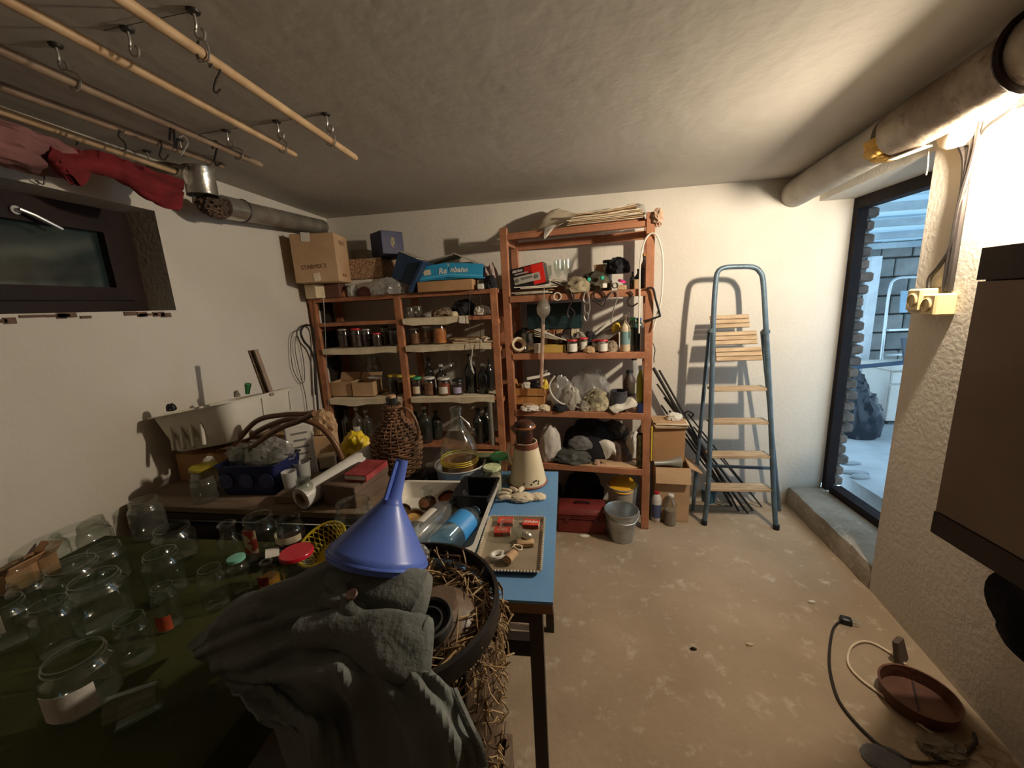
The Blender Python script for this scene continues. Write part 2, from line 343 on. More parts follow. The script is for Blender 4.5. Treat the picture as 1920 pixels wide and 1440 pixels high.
# right wall: slanted, ends at the doorway alcove
def rpoly(pts, z0, z1):
    n = len(pts); return B().add([(x, y, z0) for x, y in pts] + [(x, y, z1) for x, y in pts], [tuple(reversed(range(n))), tuple(range(n, 2 * n))] + [(i, (i + 1) % n, n + (i + 1) % n, n + i) for i in range(n)])
struct(rpoly([(xr(1.87), 1.87), (xr(YF), YF), (2.0, YF), (2.0, 1.87)], 0, ZC).build('wall_right', m_plaster, smooth=None))
struct(rpoly([(xr(1.87) + .02, 1.87), (2.0, 1.87), (2.0, YB + .2), (xr(YB) + .02, YB + .2)][::-1] and [(xr(1.87) + .02, 1.872), (2.02, 1.872), (2.02, YB - .001), (xr(YB) + .02, YB - .001)], 1.957, ZC).build('trim_lintel', m_plaster, smooth=None))
b = B()                                                                        # worn step with uneven edge
rows = []
for j in range(25):
    y = 1.872 + (YB - .002 - 1.872) * j / 24; q = .012 * noise.noise(Vector((y * 9, 0, 3))); q2 = .010 * noise.noise(Vector((y * 14, 5, 1)))
    rows.append([Vector((xr(y) + q * .6 - .004, y, 0)), Vector((xr(y) + q, y, .085)), Vector((xr(y) + .012 + q, y, .116 + q2 * .4)), Vector((xr(y) + .05 + q2, y, .122)), Vector((1.70, y, .122)), Vector((1.70, y, 0))])
b.surf(rows); st = struct(b.build('trim_step', m_step, smooth=50))
# doorway: dark frame, jamb bricks
df = bpy.data.objects.new('door_1', None); COL.objects.link(df); df.location = (1.72, 2.3, .122); struct(df); df['label'] = 'dark brown wooden door frame without leaf above concrete step'
B().box((1.73, YB - .018, 1.03), (.055, .034, 1.83)).build('jamb_post', m_frame, df, world=True)
B().box((1.735, (1.88 + YB) / 2, 1.925), (.07, YB - 1.885, .062)).build('head_beam', m_frame, df, world=True)
B().box((1.735, (1.88 + YB) / 2 - .04, .145), (.07, YB - 1.965, .05)).build('threshold', m_frame, df, world=True)
jb = bpy.data.objects.new('wall_entrance', None); COL.objects.link(jb); jb.location = (1.9, YB, 0); struct(jb); jb['label'] = 'rough brick jamb of the doorway'
B().box((1.805, YB + .16, 1.05), (.07, .2, 1.9)).build('mortar_core', M('grey_mortar', (.26, .24, .21), (.16, .15, .13), 10, .95, .5, 40), jb, world=True)
m_brick = [M('old_brick_%s' % n, c, tuple(v * .6 for v in c), 9, .9, .6, 35) for n, c in (('a', (.26, .20, .16)), ('b', (.32, .24, .19)), ('c', (.21, .17, .145)))]
random.seed(4)
for i in range(25):
    z = .17 + i * .074; w_ = rnd(.050, .085)
    bb = B().box((1.765 + w_ / 2, YB + .045 + rnd(-.006, .006), z), (w_, .12, .058), rnd(-.05, .05), bev=.010).build('brick', m_brick[i % 3], jb, world=True)
# ---------------------------------------------------------------- lean-to beyond the doorway
struct(B().box((3.6, 3.6, .05), (3.2, 4.4, .1)).build('floor_lean_to', M('grey_yard_slab', (.42, .44, .45), (.32, .34, .35), 4, .9, .4, 20)))
wb = bpy.data.objects.new('wall_yard', None); COL.objects.link(wb); wb.location = (4, 5.05, 0); struct(wb); wb['label'] = 'grey concrete block wall behind the lean-to'
B().box((4.0, 5.16, .99), (3.4, .16, 1.9)).build('mortar_core', MATS['grey_mortar'], wb, world=True)
mb = [M('concrete_block_%s' % n, c, tuple(v * .75 for v in c), 7, .9, .4, 50) for n, c in (('a', (.30, .30, .28)), ('b', (.25, .255, .245)), ('c', (.35, .34, .32)))]
bm_ = {}
for r_ in range(9):
    for c in range(7):
        x = 3.0 + c * .31 + (.155 if r_ % 2 else 0); z = .2 + r_ * .205
        k = (r_ + c * 2) % 3
        if k not in bm_:
            o = B().box((0, 0, 0), (.297, .1, .19), bev=.008).build('block', mb[k], wb); bm_[k] = o
        else:
            o = bm_[k].copy(); COL.objects.link(o)
        o.parent = wb; o.location = Vector((x, 5.05 + rnd(-.006, .006), z)) - wb.location
rf = bpy.data.objects.new('roof', None); COL.objects.link(rf); rf.location = (3.6, 4, 2); struct(rf); rf['label'] = 'pale corrugated sheet roof of the lean-to'
m_sheet = M('pale_roof_sheet', (.70, .76, .78), (.58, .66, .70), 3, .5, .1, 20)
nt_ = m_sheet.node_tree; tlb = nt_.nodes.new('ShaderNodeBsdfTranslucent'); tlb.inputs[0].default_value = (.75, .85, .9, 1); mxs = nt_.nodes.new('ShaderNodeMixShader'); mxs.inputs[0].default_value = .6
nt_.links.new(nt_.nodes['Principled BSDF'].outputs[0], mxs.inputs[1]); nt_.links.new(tlb.outputs[0], mxs.inputs[2]); nt_.links.new(mxs.outputs[0], nt_.nodes['Material Output'].inputs[0])
def rz_(y): return 1.90 + (5.1 - y) * .13
for k in range(8):                                                             # overlapping sheets
    y0 = 5.14 - k * .27; rows = [[Vector((x, y0 - t * .29, rz_(y0 - t * .29) + (.0 if k % 2 else .004) + .010 * math.sin(t * math.pi * 4))) for t in [i / 12 for i in range(13)]] for x in (2.25, 5.2)]
    B().surf(rows, .003).build('roof_sheet', m_sheet, rf, world=True)
for k, y in enumerate((4.95, 4.5, 4.05, 3.6, 3.2)):
    B().box((3.7, y, rz_(y) - .055), (3.0, .05, .06)).build('batten', M('weathered_batten', (.5, .56, .58), (.36, .42, .45), 6, .8, .2), rf, world=True)
o = B().box((at(1627, 590, Y=4.78).x, 4.78, .95), (.10, .07, 1.6), bev=.005).build('white_post', P('white_paint', (.85, .87, .88), .6)); tag(o, 'white painted post standing in the lean-to by the brick jamb', 'post')
t = thing('white_cabinet', 'old white wooden cabinet standing out in the lean-to', 'cabinet', (3.33, 4.32, .1)); mwc = M('cream_white_lacquer', (.72, .68, .62), (.62, .57, .5), 4, .5, .1)
B().box((0, 0, .29), (.50, .36, .5), bev=.004).build('body', mwc, t); B().box((0, -.01, .565), (.54, .40, .05), bev=.006).build('top', mwc, t); B().box((0, -.19, .47), (.48, .02, .11), bev=.003).build('drawer', mwc, t)
for sx in (-.22, .22):
    for sy in (-.15, .15): B().box((sx, sy, .02), (.04, .04, .04)).build('leg', m_dark, t)
B().box((-.01, -.19, .22), (.46, .018, .36), bev=.003).build('door', mwc, t)
o = B().box((0, 0, .12), (.28, .02, .24), bev=.004).build('framed_board', P('dark_grey_board', (.07, .08, .10), .5), loc=(3.42, 4.30, .693), rot=(R(-14), 0, R(12))); tag(o, 'small dark framed board leaning on the white cabinet', 'board')
for i, (px, py, d, lab) in enumerate(((1598, 790, (.36, .34, .46), 'large black rubbish bag lying by the brick jamb outside'), (1622, 770, (.26, .26, .58), 'black rubbish bag standing against the white cabinet'))):
    q = at(px, 812, Z=.1); o = crumple(d, 20 + i, .28, 2.4).build('rubbish_bag', P('black_bag_film', (.02, .025, .035), .25), loc=(q.x + .02 * i, q.y - .05 + .28 * i, .1)); tag(o, lab, 'bag')
q = at(1640, 676, Y=4.1); o = B().box((0, 0, 0), (.5, .12, .012), bev=.003).build('dark_board', P('blue_black_board', (.04, .06, .11), .5), loc=(2.86, 3.95, .735), rot=(0, R(-3), .1)); tag(o, 'thin blue-black board lying across the black bags', 'board')
t = thing('aluminium_ladder', 'pale aluminium ladder leaning on the block wall outside', 'ladder', (3.55, 4.7, .1)); ma_ = P('aluminium', (.75, .78, .78), .35, .6)
def lad(z): return 4.72 + (1.55 - z) * .0 - (1.5 - z) * .10
B().tube(spline([(3.32, lad(.1), .12), (3.36, lad(1.0), 1.0), (3.385, lad(1.4), 1.40), (3.43, lad(1.5), 1.50), (3.54, lad(1.5), 1.515), (3.66, lad(1.5), 1.50), (3.70, lad(1.4), 1.40), (3.72, lad(1), 1.0), (3.76, lad(.1), .12)], 5), .014, 8).build('rail', ma_, t, world=True)
for i, z in enumerate((.45, .72, .98)): B().box((3.54, lad(z), z), (.34, .09, .02)).build('tread', ma_, t, world=True)
o = B().box((0, 0, 0), (.26, .01, .22)).build('blue_sheet', P('pale_blue_card', (.35, .5, .62), .6), loc=(3.55, 4.60, 1.27), rot=(R(-6), 0, 0)); tag(o, 'pale blue sheet leaning on the aluminium ladder', 'sheet')
for i, (px, py, w_, l_, a) in enumerate(((1595, 868, .16, .05, .1), (1600, 885, .2, .06, -.1), (1612, 893, .14, .07, .2))):
    q = at(px, py, Z=.11); o = crumple((w_, l_, .025), 30 + i, .2, 3, 3).build('scrap', P('grey_scrap', (.3, .32, .33), .8), loc=(q.x, q.y, .1), rot=(0, 0, a)); tag(o, ('crumpled scrap farthest out on the lean-to floor', 'middle of three grey scraps on the lean-to floor', 'grey scrap nearest the threshold on the lean-to floor')[i], 'scrap')
# ================================================================ lamp, cables and boxes on the right wall
t = thing('wall_bulb', 'bare glowing light bulb on a wire arm beside the round junction box', 'lamp', LAMP)
m, tt, bs_ = nt('glowing_bulb'); tt.nodes.remove(bs_); em = tt.nodes.new('ShaderNodeEmission'); em.inputs[0].default_value = (*LAMP_COL, 1); em.inputs[1].default_value = LAMP_W; tt.links.new(em.outputs[0], tt.nodes['Material Output'].inputs[0])
B().lathe([(0, -.04), (.013, -.037), (.022, -.023), (.024, -.008), (.021, .012), (.014, .032), (.012, .05), (0, .05)], 20).build('bulb', m, t)
B().lathe([(0, .048), (.0155, .048), (.018, .055), (.018, .09), (.012, .098), (0, .098)], 14).build('socket', m_black, t)
jx = Vector((xr(1.70) - .03, 1.715, 1.972))
B().tube(spline([LAMP + Vector((0, 0, .095)), LAMP + Vector((.02, .04, .12)), LAMP + Vector((.06, .1, .085)), Vector((xr(1.62) - .02, 1.62, 1.945)), Vector((xr(1.66) - .012, 1.655, 1.93))], 5), .006, 8).build('wire_arm', m_wire, t, world=True)
MAP = {}
ax = Matrix.Rotation(R(-90 - 3), 4, 'Y')
t = thing('junction_box', 'round off-white junction box high on the right wall', 'junction box', jx)
m_box = M('offwhite_plastic', (.70, .64, .53), (.58, .52, .43), 8, .6, .1)
B().lathe([(0, -.03), (.056, -.03), (.058, -.022), (.058, .012), (.0, .012)], 28, ax).build('housing', m_box, t)
B().lathe([(0, .012), (.061, .012), (.061, .026), (.055, .031), (.01, .031), (.006, .034), (0, .034)], 28, ax).build('cover', m_box, t)
# cable bundle
def wp(px, py, off): 
    p = at(px, py, X=1.40); return at(px, py, X=xr(p.y) - off)
for i, (pts, lab) in enumerate((([(1800, 268), (1812, 300), (1806, 370), (1795, 440), (1786, 500), (1778, 546)], 'thickest dark cable running down the right wall to the cream boxes'),
        ([(1826, 250), (1818, 300), (1803, 370), (1789, 440), (1779, 490), (1770, 549)], 'dark cable in the middle of the bundle above the cream boxes'),
        ([(1838, 228), (1826, 290), (1800, 380), (1784, 460), (1760, 500), (1743, 522), (1741, 548)], 'dark cable that bends left to the leftmost cream box'))):
    o = B().tube(spline([wp(x, y, .012 + .004 * i) for x, y in pts], 6), (.0115, .009, .0075)[i], 8).build('cable', m_wire); tag(o, lab, 'cable', 'cables above the sockets')
for i, (px, py, w_, d_, h_, lab, rz) in enumerate(((1738, 569, .075, .045, .075, 'leftmost cream socket box on the right wall', .05), (1752, 561, .075, .075, .085, 'middle cream socket box set behind the others', .0), (1776, 570, .085, .065, .08, 'front cream socket box with round socket face', -.05))):
    p = wp(px, py, .0); t = thing('socket_box', lab, 'socket', (xr(p.y) - d_ / 2, p.y, p.z - h_ / 2), R(-7) + rz, 'cream socket boxes')
    B().box((0, 0, h_ / 2), (d_, w_, h_), bev=.006).build('housing', m_cream, t)
    B().lathe([(.026, 0), (.026, .004), (.022, .006), (.019, .001), (0, .001)], 20, Matrix.Translation((-d_ / 2, 0, h_ / 2)) @ Matrix.Rotation(R(-90), 4, 'Y')).build('socket_face', P('cream_socket', (.66, .52, .27), .35), t)
# thin loose white wire by the pillar top
o = B().tube(spline([wp(1742, 268, .01), wp(1740, 310, .008), wp(1737, 328, .012)], 4), .002, 6).build('thin_wire', m_white); tag(o, 'short thin white wire hanging at the pillar top edge', 'wire')
# wall cabinet at the right edge
yc0, yc1 = .55, 1.352
t = thing('wall_cabinet', 'brown wall cabinet with near-black top and bottom rails at right', 'cabinet', (1.2, .95, .64), 0)
mbr = M('brown_laminate', (.20, .145, .11), (.16, .115, .085), 3, .45, .05)
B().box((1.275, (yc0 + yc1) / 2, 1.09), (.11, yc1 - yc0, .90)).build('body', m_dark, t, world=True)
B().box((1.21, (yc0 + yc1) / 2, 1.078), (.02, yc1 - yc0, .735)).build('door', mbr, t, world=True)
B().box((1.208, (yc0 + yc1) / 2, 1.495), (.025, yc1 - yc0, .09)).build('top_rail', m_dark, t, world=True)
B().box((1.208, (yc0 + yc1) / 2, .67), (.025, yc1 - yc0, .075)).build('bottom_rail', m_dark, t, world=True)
B().box((1.192, 1.088, .98), (.016, .02, .14)).build('handle', m_dark, t, world=True)
p = at(1900, 1135, X=1.24); o = patch([[Vector((1.21, 1.16 - .10 * i, .645)) for i in range(6)], [Vector((1.19 + .03 * (i % 2), 1.17 - .11 * i, .585)) for i in range(6)], [Vector((1.18 + .04 * (i % 2), 1.135 - .10 * i, .52 - .03 * (i % 2))) for i in range(6)], [Vector((1.2, 1.12 - .11 * i, .46 - .05 * i)) for i in range(6)]], 6, .03, 9, 3, .004).build('dark_garment', m_blackcloth); tag(o, 'black garment hanging below the wall cabinet at right', 'garment')
# ================================================================ pipes
t = thing('insulated_pipe', 'thick silver-wrapped insulated pipe running along ceiling over the doorway', 'pipe', (1.3, 2.0, 2.0)); m_foil = M('dull_foil_jacket', (.42, .365, .29), (.19, .14, .095), 5, .5, .35, 22, metal=.2, c3=(.15, .095, .06), lo=.40, hi=.60); m_pg = M('grey_pipe_wrap', (.46, .43, .37), (.34, .31, .26), 5, .7, .3, 25)
def pc(y): return Vector((1.372 - .125 * (2.715 - y), y, 2.012))
B().tube([pc(2.714 - i * .08) for i in range(12)], [.078 + .003 * noise.noise(Vector((i * .7, 0, 0))) for i in range(12)], 24).build('inner_wrap', m_pg, t, world=True)
B().tube([pc(1.86), pc(1.78), pc(1.74)], [.064, .06, .066], 20).build('bare_joint', m_frame, t, world=True)
rows = []
for i in range(18):
    y = 1.80 - i * .125; c = pc(y) + Vector((0, 0, -.002)); rows.append([c + Vector((math.cos(a), 0, math.sin(a))) * (.086 + .004 * noise.noise(Vector((i * .9, a * 1.3, 2)))) for a in [k * 2 * math.pi / 28 for k in range(28)]])
B().surf(rows, .004, True).build('foil_jacket', m_foil, t, world=True)
m_foam = M('yellow_foam', (.75, .47, .12), (.55, .32, .07), 14, .9, .5, 50)
b = B()
for k in range(7):
    a = R(200 + k * 24); c = pc(1.835 + .01 * (k % 3)); d = Vector((math.cos(a), 0, math.sin(a))); b.box(c + d * .078, (.035, .07 + .02 * (k % 2), .02), Matrix.Rotation(-a + R(90), 3, 'Y'), bev=.004)
o = b.build('foam_scraps', m_foam, t, world=True); o['kind'] = 'stuff'
B().box(pc(1.80) + Vector((.0, -.05, -.094)), (.035, .13, .004), Matrix.Rotation(.13, 3, 'Z')).build('peeled_tape', m_white, t, world=True)
c0 = pc(1.30); B().tube(ringpts(c0, .092, 24, 'y'), .010, 6, closed=True).build('clamp_ring', m_frame, t, world=True)
o = B().tube(spline([at(1826, 118, X=1.22), at(1822, 135, X=1.215), at(1822, 128, X=1.2), at(1850, 118, X=1.2), at(1905, 95, X=1.2)], 5), .0035, 6).build('binding_wire', m_wire, t, world=True)
t = thing('flue_pipe', 'silver foil-wrapped pipe running along the left wall under the ceiling', 'pipe', (-1.53, 2.1, 1.97))
q0, q1 = at(418, 388, X=-1.50), at(604, 426, X=-1.56); dq = (q1 - q0)
B().tube([q0 + dq * (i / 10) for i in range(11)], [.045 + .003 * noise.noise(Vector((i, 2, 0))) for i in range(11)], 18).build('foil_wrap', M('scuffed_foil', (.36, .33, .28), (.22, .19, .15), 8, .45, .3, 30, metal=.5), t, world=True)
B().tube([q0 - dq * .005, q0 + dq * .14], .049, 18).build('bright_sleeve', M('bright_foil', (.62, .6, .55), (.45, .43, .38), 9, .3, .25, 25, metal=.85), t, world=True)
B().tube(ringpts(q0 + dq * .14, .05, 18, 'y'), .003, 6, closed=True).build('wire_band', m_wire, t, world=True)
e = at(376, 342, X=-1.47); t2 = thing('stove_pipe_elbow', 'shiny steel pipe collar at the end of the left wall pipe', 'pipe', e - Vector((0, 0, .05)))
B().lathe([(.056, -.002), (.054, .0), (.054, .10), (.057, .104), (.050, .104), (.050, 0)], 24).build('collar', M('bright_foil', (.6, .6, .6)), t2)
B().tube([Vector((0, -.05, .06)), Vector((-.06, -.07, .075)), Vector((-.12, -.08, .08))], .035, 14).build('side_stub', m_foil, t2)
for i, (px, py, d, lab) in enumerate(((398, 385, (.12, .13, .09), 'ragged brown insulation wool below the steel pipe collar'), (408, 402, (.07, .1, .04), 'torn strip of brown insulation under the wall pipe'))):
    p = at(px, py, X=-1.5); o = crumple(d, 41 + i, .5, 3.5, 4, -2).build('insulation_wool', M('brown_wool', (.16, .10, .065), (.07, .045, .03), 30, .95, .8, 90), loc=p - Vector((0, 0, d[2] / 2))); tag(o, lab, 'insulation')
# ================================================================ makers shared by the clutter
def jar(name, label, loc, r, h, lid=None, fill=None, fmat=None, glass=None, neck=.8, group=None, lab=None, labm=None, rot=None, seg=24, cat_='jar'):
    t = thing(name, label, cat_, loc, 0, group, rot); rn = r * neck; hl = .07 * h if h < .2 else .016
    B().lathe([(0, .003), (r * .85, 0), (r, .05 * h), (r, .70 * h), (r * .97, .76 * h), (rn, .86 * h), (rn, .90 * h), (rn * 1.05, .905 * h), (rn * 1.05, .925 * h), (rn, .93 * h), (rn, h), (rn * .92, h), (rn * .90, .87 * h), (r * .93, .75 * h)], seg).build('glass', glass or g_clear, t, smooth=60)
    if fill: B().lathe([(0, .006), (r * .82, .006), (r * .955, .06 * h), (r * .955, min(fill, .72) * h), (0, min(fill, .72) * h)], seg).build('contents', fmat, t)
    if lid: B().lathe([(rn * 1.08, h - hl), (rn * 1.10, h - hl * .9), (rn * 1.10, h + .001), (rn * 1.04, h + .004), (0, h + .003)], seg).build('lid', lid, t)
    if lab:
        a0, a1, z0, z1 = lab; rows = [[Vector((r * 1.012 * math.cos(a), r * 1.012 * math.sin(a), z * h)) for a in [R(a0) + (R(a1) - R(a0)) * k / 10 for k in range(11)]] for z in (z0, z1)]
        B().surf(rows, .0006).build('paper_label', labm or m_white, t)
    return t
def bottle(name, label, loc, r, h, glass, cap=None, fill=None, fmat=None, group=None, lab=None, labm=None, rn=.30, sh=.60, rot=None, seg=20, ribs=False, cat_='bottle'):
    t = thing(name, label, cat_, loc, 0, group, rot); q = r * rn; pr = [(0, .004), (r * .88, 0), (r, .03 * h)]
    if ribs:
        for k in range(8): z = .06 + (sh - .08) * k / 8; pr += [(r, z * h), (r * .965, (z + .018) * h)]
    pr += [(r, sh * h), (r * .93, (sh + .06) * h), (q * 1.7, (sh + .16) * h), (q, (sh + .24) * h), (q, .94 * h), (q * 1.25, .945 * h), (q * 1.25, .975 * h), (q, .98 * h), (q, h), (q * .8, h)]
    B().lathe(pr, seg).build('glass', glass, t, smooth=60)
    if fill: B().lathe([(0, .008), (r * .85, .008), (r * .95, .04 * h), (r * .95, fill * h), (0, fill * h)], seg).build('contents', fmat, t)
    if cap: B().lathe([(q * 1.35, .93 * h), (q * 1.4, .935 * h), (q * 1.4, 1.01 * h), (q * 1.2, 1.018 * h), (0, 1.018 * h)], 16).build('cap', cap, t)
    if lab:
        a0, a1, z0, z1 = lab; rows = [[Vector((r * 1.012 * math.cos(a), r * 1.012 * math.sin(a), z * h)) for a in [R(a0) + (R(a1) - R(a0)) * k / 10 for k in range(11)]] for z in (z0, z1)]
        B().surf(rows, .0006).build('paper_label', labm or m_white, t)
    return t
def cbox(name, label, loc, d, mat, rz=0.0, cat_='box', lid=None, group=None, rot=None, bev=.003, tape=None):
    t = thing(name, label, cat_, loc, rz, group, rot)
    if lid:                                                     # closed carton with overlapping lid
        B().box((0, 0, d[2] * .5), (d[0], d[1], d[2]), bev=bev).build('body', mat, t)
        B().box((0, 0, d[2] - lid / 2 + .001), (d[0] + .006, d[1] + .006, lid), bev=bev).build('lid', mat, t)
    else: B().box((0, 0, d[2] / 2), d, bev=bev).build('body', mat, t)
    if tape: B().box((0, 0, d[2] + .0004), (d[0] * 1.002, tape, .001)).build('tape', m_paper, t)
    return t
def obox(name, label, loc, d, mat, rz=0.0, cat_='box', th=.004, rot=None, flaps=None, group=None):
    """open box: base, four sides, flaps"""
    t = thing(name, label, cat_, loc, rz, group, rot); x, y, z = d; b = B()
    b.box((0, 0, th / 2), (x, y, th)); b.box((0, -y / 2 + th / 2, z / 2), (x, th, z)); b.box((0, y / 2 - th / 2, z / 2), (x, th, z)); b.box((-x / 2 + th / 2, 0, z / 2), (th, y - 2 * th, z)); b.box((x / 2 - th / 2, 0, z / 2), (th, y - 2 * th, z))
    b.build('body', mat, t)
    for (side, a, l_) in flaps or ():
        if side in 'fb': s = -1 if side == 'f' else 1; m_ = Matrix.Translation((0, s * y / 2, z)) @ Matrix.Rotation(-s * R(a), 4, 'X'); B().add(*_boxv((0, 0, l_ / 2), (x, th, l_)), m_).build('flap', mat, t)
        else: s = -1 if side == 'l' else 1; m_ = Matrix.Translation((s * x / 2, 0, z)) @ Matrix.Rotation(s * R(a), 4, 'Y'); B().add(*_boxv((0, 0, l_ / 2), (th, y, l_)), m_).build('flap', mat, t)
    return t
def _boxv(c, d):
    b = B().box(c, d); return [tuple(v) for v in b.v], b.f
def lump(name, label, loc, d, mat, seed, cat_, amp=.4, k=1.7, rz=0.0, n=4, flat=-.45, group=None):
    o = crumple(d, seed, amp, k, n, flat).build(name, mat, loc=loc, rot=(0, 0, rz)); return tag(o, label, cat_, group)
# ================================================================ left shelf unit
YS = 2.35; LZ = dict(top=1.545, a=1.39, b=1.218, c=.885, d=.555); XA, XM, XZ = -1.605, -1.035, -.425; DP = .31
t = thing('shelf_unit', 'brown wooden shelf unit with paper-lined boards against the back wall, left', 'shelf', ((XA + XZ) / 2, YS + DP / 2, 0))
for x in (XA, XM, XZ):
    for y in (YS, YS + DP - .03): B().box((x, y + .015, .775), (.042, .03, 1.55), bev=.002).build('post', m_wood, t, world=True)
for k, z in LZ.items():
    for j, (x0, x1) in enumerate(((XA, XM), (XM, XZ))):
        B().box(((x0 + x1) / 2, YS + DP / 2, z - .011), (x1 - x0 - .044, DP - .002, .022)).build('shelf_board', m_wood, t, world=True)
B().box(((XA + XZ) / 2, YS + .016, LZ['top'] - .012), (XZ - XA + .06, .03, .024)).build('top_rail', m_wood, t, world=True)
for x in (XA, XM, XZ):
    for z in (LZ['b'] - .03, LZ['c'] - .03, LZ['a'] - .03): B().box((x, YS + DP / 2, z - .01), (.03, DP - .06, .025)).build('cleat', m_wood, t, world=True)
def liner(x0, x1, z, seed, lab, over=.03, mat=None):
    g = []
    for (y, dz) in ((YS + .22, .003), (YS + .08, .004), (YS - .006, .004), (YS - .012, -.006), (YS - .010, -.02 - over * .3)):
        g.append([Vector((x0 + (x1 - x0) * i / 6, y + .004 * noise.noise(Vector((i, seed, y))), z + dz - (over * abs(noise.noise(Vector((i * .8, seed, 4)))) if dz < -.01 else 0))) for i in range(7)])
    o = patch(g, 4, .0022, 18, seed, .0012).build('shelf_paper', mat or m_paper); tag(o, lab, 'paper', 'paper liners on the left shelf unit'); return o
liner(XA + .03, XM - .03, LZ['b'] + .001, 3, 'yellowed paper lining under the row of dark jam jars'); liner(XM + .03, XZ - .03, LZ['b'] + .001, 5, 'yellowed paper lining under the orange jar with red lid')
liner(XM + .03, XZ - .16, LZ['a'] + .001, 7, 'yellowed paper lining under the small glassware, highest of the liners', .035)
liner(XA + .03, XM - .03, LZ['c'] + .001, 9, 'yellowed paper lining under the two cardboard trays', .04); liner(XM + .03, XZ - .03, LZ['c'] + .001, 11, 'yellowed paper lining under the row of preserves and bottles', .03)
def S(px, py, dy=.06): return at(px, py, Y=YS + dy)
def sj(px, wpx, ytop, lvl, dy=.06):
    p = at(px, (ytop), Y=YS + dy); z = LZ[lvl] + .006; return Vector((at(px, 700 if lvl == 'c' else ytop + 20, Y=YS + dy).x, YS + dy, z)), wpx / 2 * mpp(p), max(p.z - z, .03)
f_dark = P('dark_jam', (.035, .012, .012), .4); f_red = P('pickled_red', (.30, .07, .03), .5); f_or = M('orange_preserve', (.62, .22, .06), (.45, .13, .03), 40, .6, .4, 80); f_br = M('brown_pickle', (.25, .10, .04), (.15, .06, .025), 35, .6, .3, 80); f_ol = P('olive_pickle', (.18, .14, .05), .5)
l_red = P('red_lid', (.55, .03, .04), .35); l_white = P('white_lid', (.75, .72, .66), .4); l_yel = P('yellow_lid', (.80, .58, .06), .4); l_grn = P('green_lid', (.06, .42, .16), .4); l_tin = P('tin_lid', (.48, .46, .42), .35, .6); l_blk = P('black_lid', (.02, .02, .022), .4)
# level b, left bay: dark jam jars
for i, (px, wpx, yt, lid, lab, dy) in enumerate(((646, 21, 617, l_tin, 'leftmost dark jam jar with tin lid on paper-lined shelf', .07), (670, 20, 616, l_red, 'dark jam jar with red lid, second from the left post', .06), (689, 20, 617, l_tin, 'dark jam jar with dull lid, third in the jam row', .08), (708, 17, 625, l_red, 'short dark jam jar with red lid in the jam row', .05), (722, 16, 612, l_blk, 'tall dark jar with black lid near the middle post', .10), (738, 17, 617, l_blk, 'dark jar partly behind the middle shelf post', .07))):
    p, r, h = sj(px, wpx, yt, 'b', dy); jar('jam_jar', lab, p, r, h, lid, .7, f_dark, g_clear, .92, 'dark jam jars', seg=18)
for (px, wpx, yt, lid, fm, lab, dy) in ((778, 18, 616, l_tin, f_br, 'small jar with tin lid right of the middle post', .08), (803, 19, 612, l_white, f_br, 'brown preserve jar with white lid beside the orange jar', .09), (825, 24, 604, l_red, f_or, 'tall orange preserve jar with red lid', .06)):
    p, r, h = sj(px, wpx, yt, 'b', dy); jar('preserve_jar', lab, p, r, h, lid, .72, fm, g_clear, .9, seg=20)
b = B()
for i in range(5): b.box((rnd(-.02, .02), rnd(-.02, .02), .004 + i * .006), (.19, .16, .005), rnd(-.3, .3))
p = S(880, 640, .1); t = thing('paper_pile', 'flat pile of old papers right of the orange jar', 'papers', (p.x, p.y, LZ['b'] + .006))
for i in range(5): B().box((rnd(-.015, .015), rnd(-.02, .02), .004 + i * .006), (.19, .15, .005), rnd(-.25, .25)).build('old_paper', (m_paper, m_card2, m_white)[i % 3], t)
untie(t, 'old paper sheet right of the orange jar', 'in a flat pile', 'paper', 'flat pile of papers')
# level a, right bay
for i, (px, wpx, yt, lab) in enumerate(((770, 15, 576, 'small empty glass at the left of the upper right bay'), (784, 17, 574, 'small empty glass beside another in the upper right bay'))):
    p, r, h = sj(px, wpx, yt, 'a', .07 + .05 * i); jar('small_glass', lab, p, r, h, None, None, None, g_dusty, .95, 'small glasses', seg=16)
for (px, w_, h_, yb, mat, sd, lab, cat_, dy) in ((830, 44, 16, 597, M('rag_brown', (.28, .2, .13), (.16, .11, .07), 12, .95, .4, 60), 61, 'brown crumpled rag on the upper right bay', 'rag', .09), (872, 50, 30, 597, m_blackcloth, 62, 'dark cloth heap on the upper right bay', 'cloth', .12), (905, 34, 18, 597, m_white, 63, 'crumpled white paper heap near the right post', 'paper', .06), (852, 16, 9, 597, m_paper, 64, 'small cream wad in front of the brown rag', 'paper', .02)):
    p = S(px, yb, dy); k = mpp(p); lump('cloth_heap', lab, (p.x, p.y, LZ['a'] + .006), (w_ * k, w_ * k * .7, h_ * k), mat, sd, cat_)
p = S(868, 600, -.014); o = B().box((0, 0, 0), (.045, .002, .04)).build('price_tag', m_white, loc=(p.x, YS - .017, p.z), rot=(0, .1, 0)); tag(o, 'small white paper tag hanging from the upper right bay edge', 'tag')
